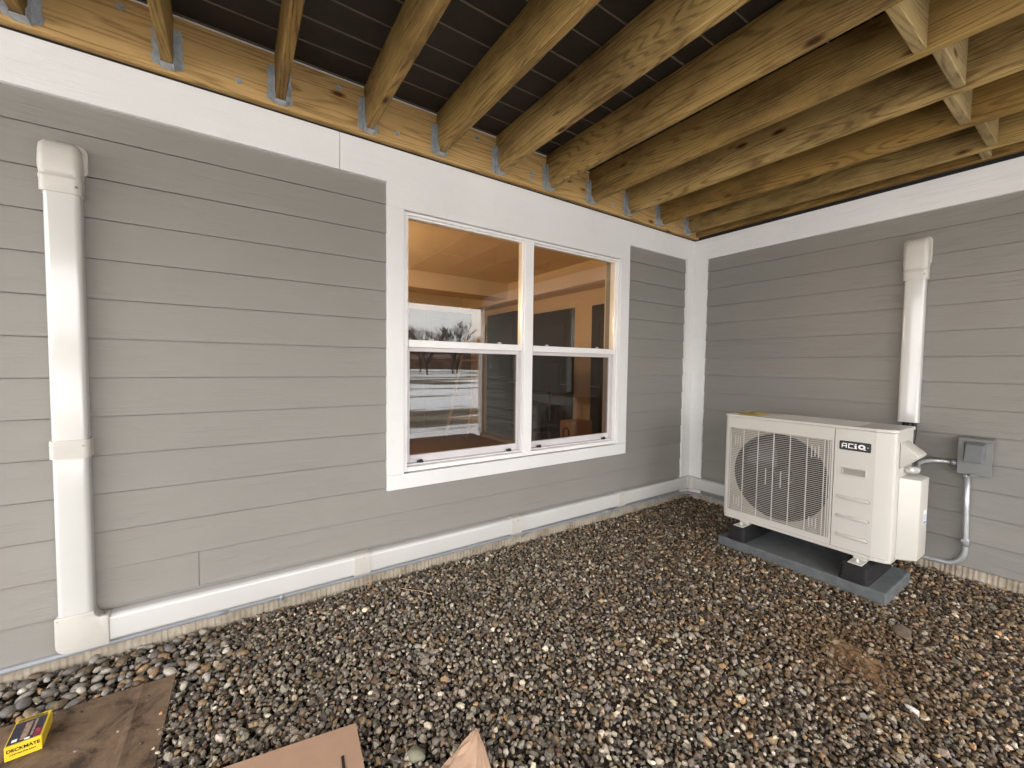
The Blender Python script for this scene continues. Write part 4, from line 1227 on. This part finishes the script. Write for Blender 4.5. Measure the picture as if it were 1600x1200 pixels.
size = np.stack([sz, sz * nrs.uniform(0.65, 0.95, n), sz * nrs.uniform(0.7, 1.0, n)], 1)
GC = colours(P)
# lower stones darkened, topmost lightened: shade of the gaps put into the colour
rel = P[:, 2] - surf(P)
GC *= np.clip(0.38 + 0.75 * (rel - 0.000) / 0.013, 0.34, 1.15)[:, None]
dd = np.hypot((P[:, 0] + 1.42) / 0.33, (P[:, 1] + 1.74) / 0.33)
wd = np.clip(1.25 - dd, 0, 0.8)[:, None] * nrs.uniform(0.3, 1, (n, 1))
GC = GC * (1 - wd) + np.array([[0.16, 0.095, 0.045]]) * wd
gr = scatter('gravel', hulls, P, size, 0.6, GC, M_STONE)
tag(gr, kind='stuff'); gr['label'] = 'grey and brown crushed stone gravel covering the ground under the deck'
# rounded river pebbles near the left wall
p = grid_pts(-5.0, -3.3, -0.62, 0.0, 0.032, 0.5)
p = p[keep(p)]
pr_ = np.clip((-p[:, 0] - 3.55) * 2.2, 0, 1) * np.clip(1 - (-p[:, 1] - 0.38) * 5, 0, 1)
p = p[nrs.uniform(0, 1, len(p)) < pr_]
P2 = np.column_stack([p, nrs.uniform(0.010, 0.022, len(p)) + surf(p)])
sz = np.clip(nrs.lognormal(math.log(0.0165), 0.28, len(p)), 0.009, 0.028)
size = np.stack([sz, sz * nrs.uniform(0.75, 1.0, len(p)), sz * nrs.uniform(0.8, 1.1, len(p))], 1)
# keep them from lifting through the cardboard
under = (P2[:, 0] < -3.86) & (P2[:, 1] < -0.29)
P2 = P2[~under]; size = size[~under]
pe = scatter('river_pebbles', [pebble_template(s_) for s_ in range(8)], P2, size, 0.3, PAL[nrs.choice([0, 2, 3, 4, 5, 7, 8, 9, 1], len(P2))] * nrs.uniform(0.8, 1.25, (len(P2), 1)), M_STONE, True)
tag(pe, kind='stuff'); pe['label'] = 'larger rounded river pebbles against the foundation at the left'

def rock(loc, s, col, label, cat, seed, name='rock'):
    bm = bmesh.new(); bmesh.ops.create_icosphere(bm, subdivisions=3, radius=1)
    off = Vector((seed * 7.3, 0, 0))
    for v in bm.verts:
        v.co *= 1 + 0.32 * mn.noise(v.co * 1.1 + off) + 0.05 * mn.noise(v.co * 4 + off)
        v.co = Vector((v.co.x * s[0], v.co.y * s[1], v.co.z * s[2]))
    o = obj(name, bm, plain('rock_' + str(seed), col, 0.7, var=0.3, vs=30, bmp=0.6, bs=200), smooth=True)
    o.location = loc; o.rotation_euler = (0, 0, seed * 1.3)
    tag(o, label, cat); return o
rock((-3.20, -1.135, 0.03), (0.030, 0.022, 0.018), (0.20, 0.19, 0.13), 'largest greenish grey rounded stone between the cardboard flap and the paper', 'stone', 2, 'stone')
rock((-1.03, -1.80, 0.018), (0.060, 0.035, 0.012), (0.13, 0.10, 0.07), 'flat brown slab of stone on the gravel in front of the pad', 'stone', 5, 'stone')
rock((-2.04, -0.075, 0.024), (0.022, 0.014, 0.010), (0.24, 0.11, 0.05), 'reddish brown chip of stone on the gravel at the foundation under the window', 'stone', 4, 'stone')

rock((-1.617, -1.955, 0.026), (0.020, 0.008, 0.006), (0.62, 0.61, 0.58), 'small white sliver of stone on the gravel below the orange dirt patch', 'stone', 6, 'stone')
bm = bmesh.new(); tube(bm, [(-2.93, -0.14, 0.030), (-2.89, -0.20, 0.034), (-2.84, -0.245, 0.032), (-2.80, -0.30, 0.028)], 0.0018, 6)
tw = obj('twig', bm, M_TANW); tag(tw, 'thin pale dry twig lying on the gravel left of the window', 'twig')

# ------------------------------------------------------------------ inside the room
lad = thing('leaning_ladder', 'tan wooden ladder leaning on the partition seen through the left window', 'ladder', (-0.4, 3.9, 0.09))
A0, A1 = Vector((-0.62, 3.45, 0.09)), Vector((0.05, 3.98, 1.98))
B0 = A0 + Vector((-0.22, 0.28, 0)); B1 = A1 + Vector((-0.22, 0.28, 0))
for a_, c_ in ((A0, A1), (B0, B1)):
    bm = bmesh.new(); tube(bm, [a_, c_], 0.026, 4); obj('rail', bm, M_TANW, lad)
for k in range(1, 6):
    t_ = k / 6; bm = bmesh.new(); tube(bm, [A0.lerp(A1, t_), B0.lerp(B1, t_)], 0.016, 8); obj('rung', bm, M_TANW, lad)
ch = thing('office_chair', 'black high backed chair inside the room seen through the right window', 'chair', (-0.75, 1.75, 0.09))
bm = bmesh.new(); prism(bm, rrect(1.45, 1.83, 0.95, 1.30, 0.07, 5), 0, -0.45, -0.40, 0.012, 2); obj('backrest', bm, M_BLACK, ch)
bm = bmesh.new(); box(bm, -0.86, -0.42, 1.42, 1.86, 0.48, 0.55, 0.02, 2); obj('seat', bm, M_BLACK, ch)
bm = bmesh.new(); tube(bm, [(-0.64, 1.64, 0.48), (-0.64, 1.64, 0.14)], 0.025); tube(bm, [(-0.42, 1.64, 0.52), (-0.42, 1.64, 1.0)], 0.02); obj('stem', bm, M_BLACK, ch)
for k in range(5):
    t_ = 2 * math.pi * k / 5
    bm = bmesh.new(); tube(bm, [(-0.64, 1.64, 0.16), (-0.64 + 0.28 * math.cos(t_), 1.64 + 0.28 * math.sin(t_), 0.115)], 0.018); obj('leg', bm, M_BLACK, ch)
cb = thing('cardboard_box', 'open brown carton on the floor inside the room behind the right window', 'box', (-0.25, 1.5, 0.09))
bm = bmesh.new(); box(bm, -0.42, -0.12, 1.18, 1.42, 0.091, 0.62, 0.004); obj('carton', bm, M_CARD, cb)
bm = bmesh.new(); tube(bm, [(-0.43, 1.30 + 0.05 * math.cos(a_), 0.48 + 0.06 * math.sin(a_)) for a_ in [i * math.pi / 8 for i in range(17)]], 0.008, 8, cap=False); obj('handle', bm, M_BLACK, cb)
# lamp on the room ceiling (the room is lit warm in the photograph)
lf = thing('ceiling_light', 'round warm ceiling lamp inside the room above the window head', 'lamp', (-3.9, 1.9, 2.49))
m_, nt_, N__, Lk_, b__ = new_mat('lamp_glow')
b__.inputs['Emission Color'].default_value = (1.0, 0.62, 0.30, 1); b__.inputs['Emission Strength'].default_value = 3.0
bm = bmesh.new(); tube(bm, [(-3.9, 1.9, 2.499), (-3.9, 1.9, 2.45)], 0.15, 32); obj('diffuser', bm, m_, lf)
ld = bpy.data.lights.new('room_lamp', 'POINT'); ld.energy = 24; ld.color = (1.0, 0.66, 0.36); ld.shadow_soft_size = 0.15
lo_ = bpy.data.objects.new('room_lamp', ld); C.objects.link(lo_); lo_.location = (-3.3, 1.9, 1.9)
lo_.parent = lf; lo_.location = Vector((-3.3, 1.9, 1.9)) - lf.location

# ------------------------------------------------------------------ trees and hill beyond the yard
def tree_mesh(seed, h):
    r = random.Random(seed)
    bm = bmesh.new()
    def grow(p, d, ln, rd, dep):
        q = p + d * ln
        mid = p + d * ln * 0.5 + Vector((r.uniform(-1, 1), r.uniform(-1, 1), 0)) * ln * 0.05
        tube(bm, [p, mid, q], rd, 3 if dep > 1 else 6, cap=False, radii=[rd, rd * 0.85, rd * 0.68])
        if dep >= 5: return
        nb = r.choice((2, 3)) if dep else 5
        for _ in range(nb + (1 if dep > 2 else 0)):
            nd_ = (d + Vector((r.uniform(-1, 1), r.uniform(-1, 1), r.uniform(-0.2, 0.7))) * 0.62).normalized()
            grow(p.lerp(q, r.uniform(0.55, 1.0)), nd_, ln * r.uniform(0.62, 0.82), rd * 0.66, dep + 1)
    grow(Vector((0, 0, -0.3)), Vector((0, 0, 1)), h * 0.30, h * 0.014, 0)
    me = bpy.data.meshes.new('bare_tree'); bm.to_mesh(me); bm.free(); me.materials.append(M_BARK)
    return me
tm = [tree_mesh(s_, 9) for s_ in range(3)]
spots = [(7, -34), (9.5, -38), (11, -33), (13, -40), (14.5, -35), (16.5, -38), (18.5, -34), (21, -40), (4, -37), (0.5, -35), (-4, -38), (24, -36)]
for i, (tx, ty) in enumerate(spots):
    d = math.hypot(tx + 2, ty + 2)
    o = bpy.data.objects.new('bare_tree', tm[i % 3]); C.objects.link(o)
    o.location = (tx, ty, -0.03 + (d - 9) * 0.010); o.rotation_euler = (0, 0, i * 1.7); o.scale = (0.8, 0.8, 0.55 + 0.07 * (i % 5))
    tag(o, 'bare winter tree beyond the snowy yard, reflected in the window', 'tree', 'bare trees beyond the yard')
bm = bmesh.new()
N_ = 160
for layer in range(2):
    prev = None
    for i in range(N_ + 1):
        a_ = rad(120 + 120 * i / N_)
        R0 = 52 + 14 * layer
        x, y = -2 + R0 * math.sin(a_), -2 + R0 * math.cos(a_)
        x2, y2 = -2 + (R0 + 9) * math.sin(a_), -2 + (R0 + 9) * math.cos(a_)
        hgt = 2.4 + 1.2 * layer + 1.1 * mn.noise(Vector((i * 0.09, layer * 5, 0))) + 0.7 * mn.noise(Vector((i * 0.7, layer * 5, 3)))
        cur = [bm.verts.new((x, y, -1)), bm.verts.new((x + (x2 - x) * .2, y + (y2 - y) * .2, hgt)), bm.verts.new((x2, y2, hgt + 0.8)), bm.verts.new((x2, y2, -1))]
        if prev:
            for k in range(3): bm.faces.new([prev[k], cur[k], cur[k + 1], prev[k + 1]])
        prev = cur
hill = obj('hills', bm, M_HILL); tag(hill, kind='structure')
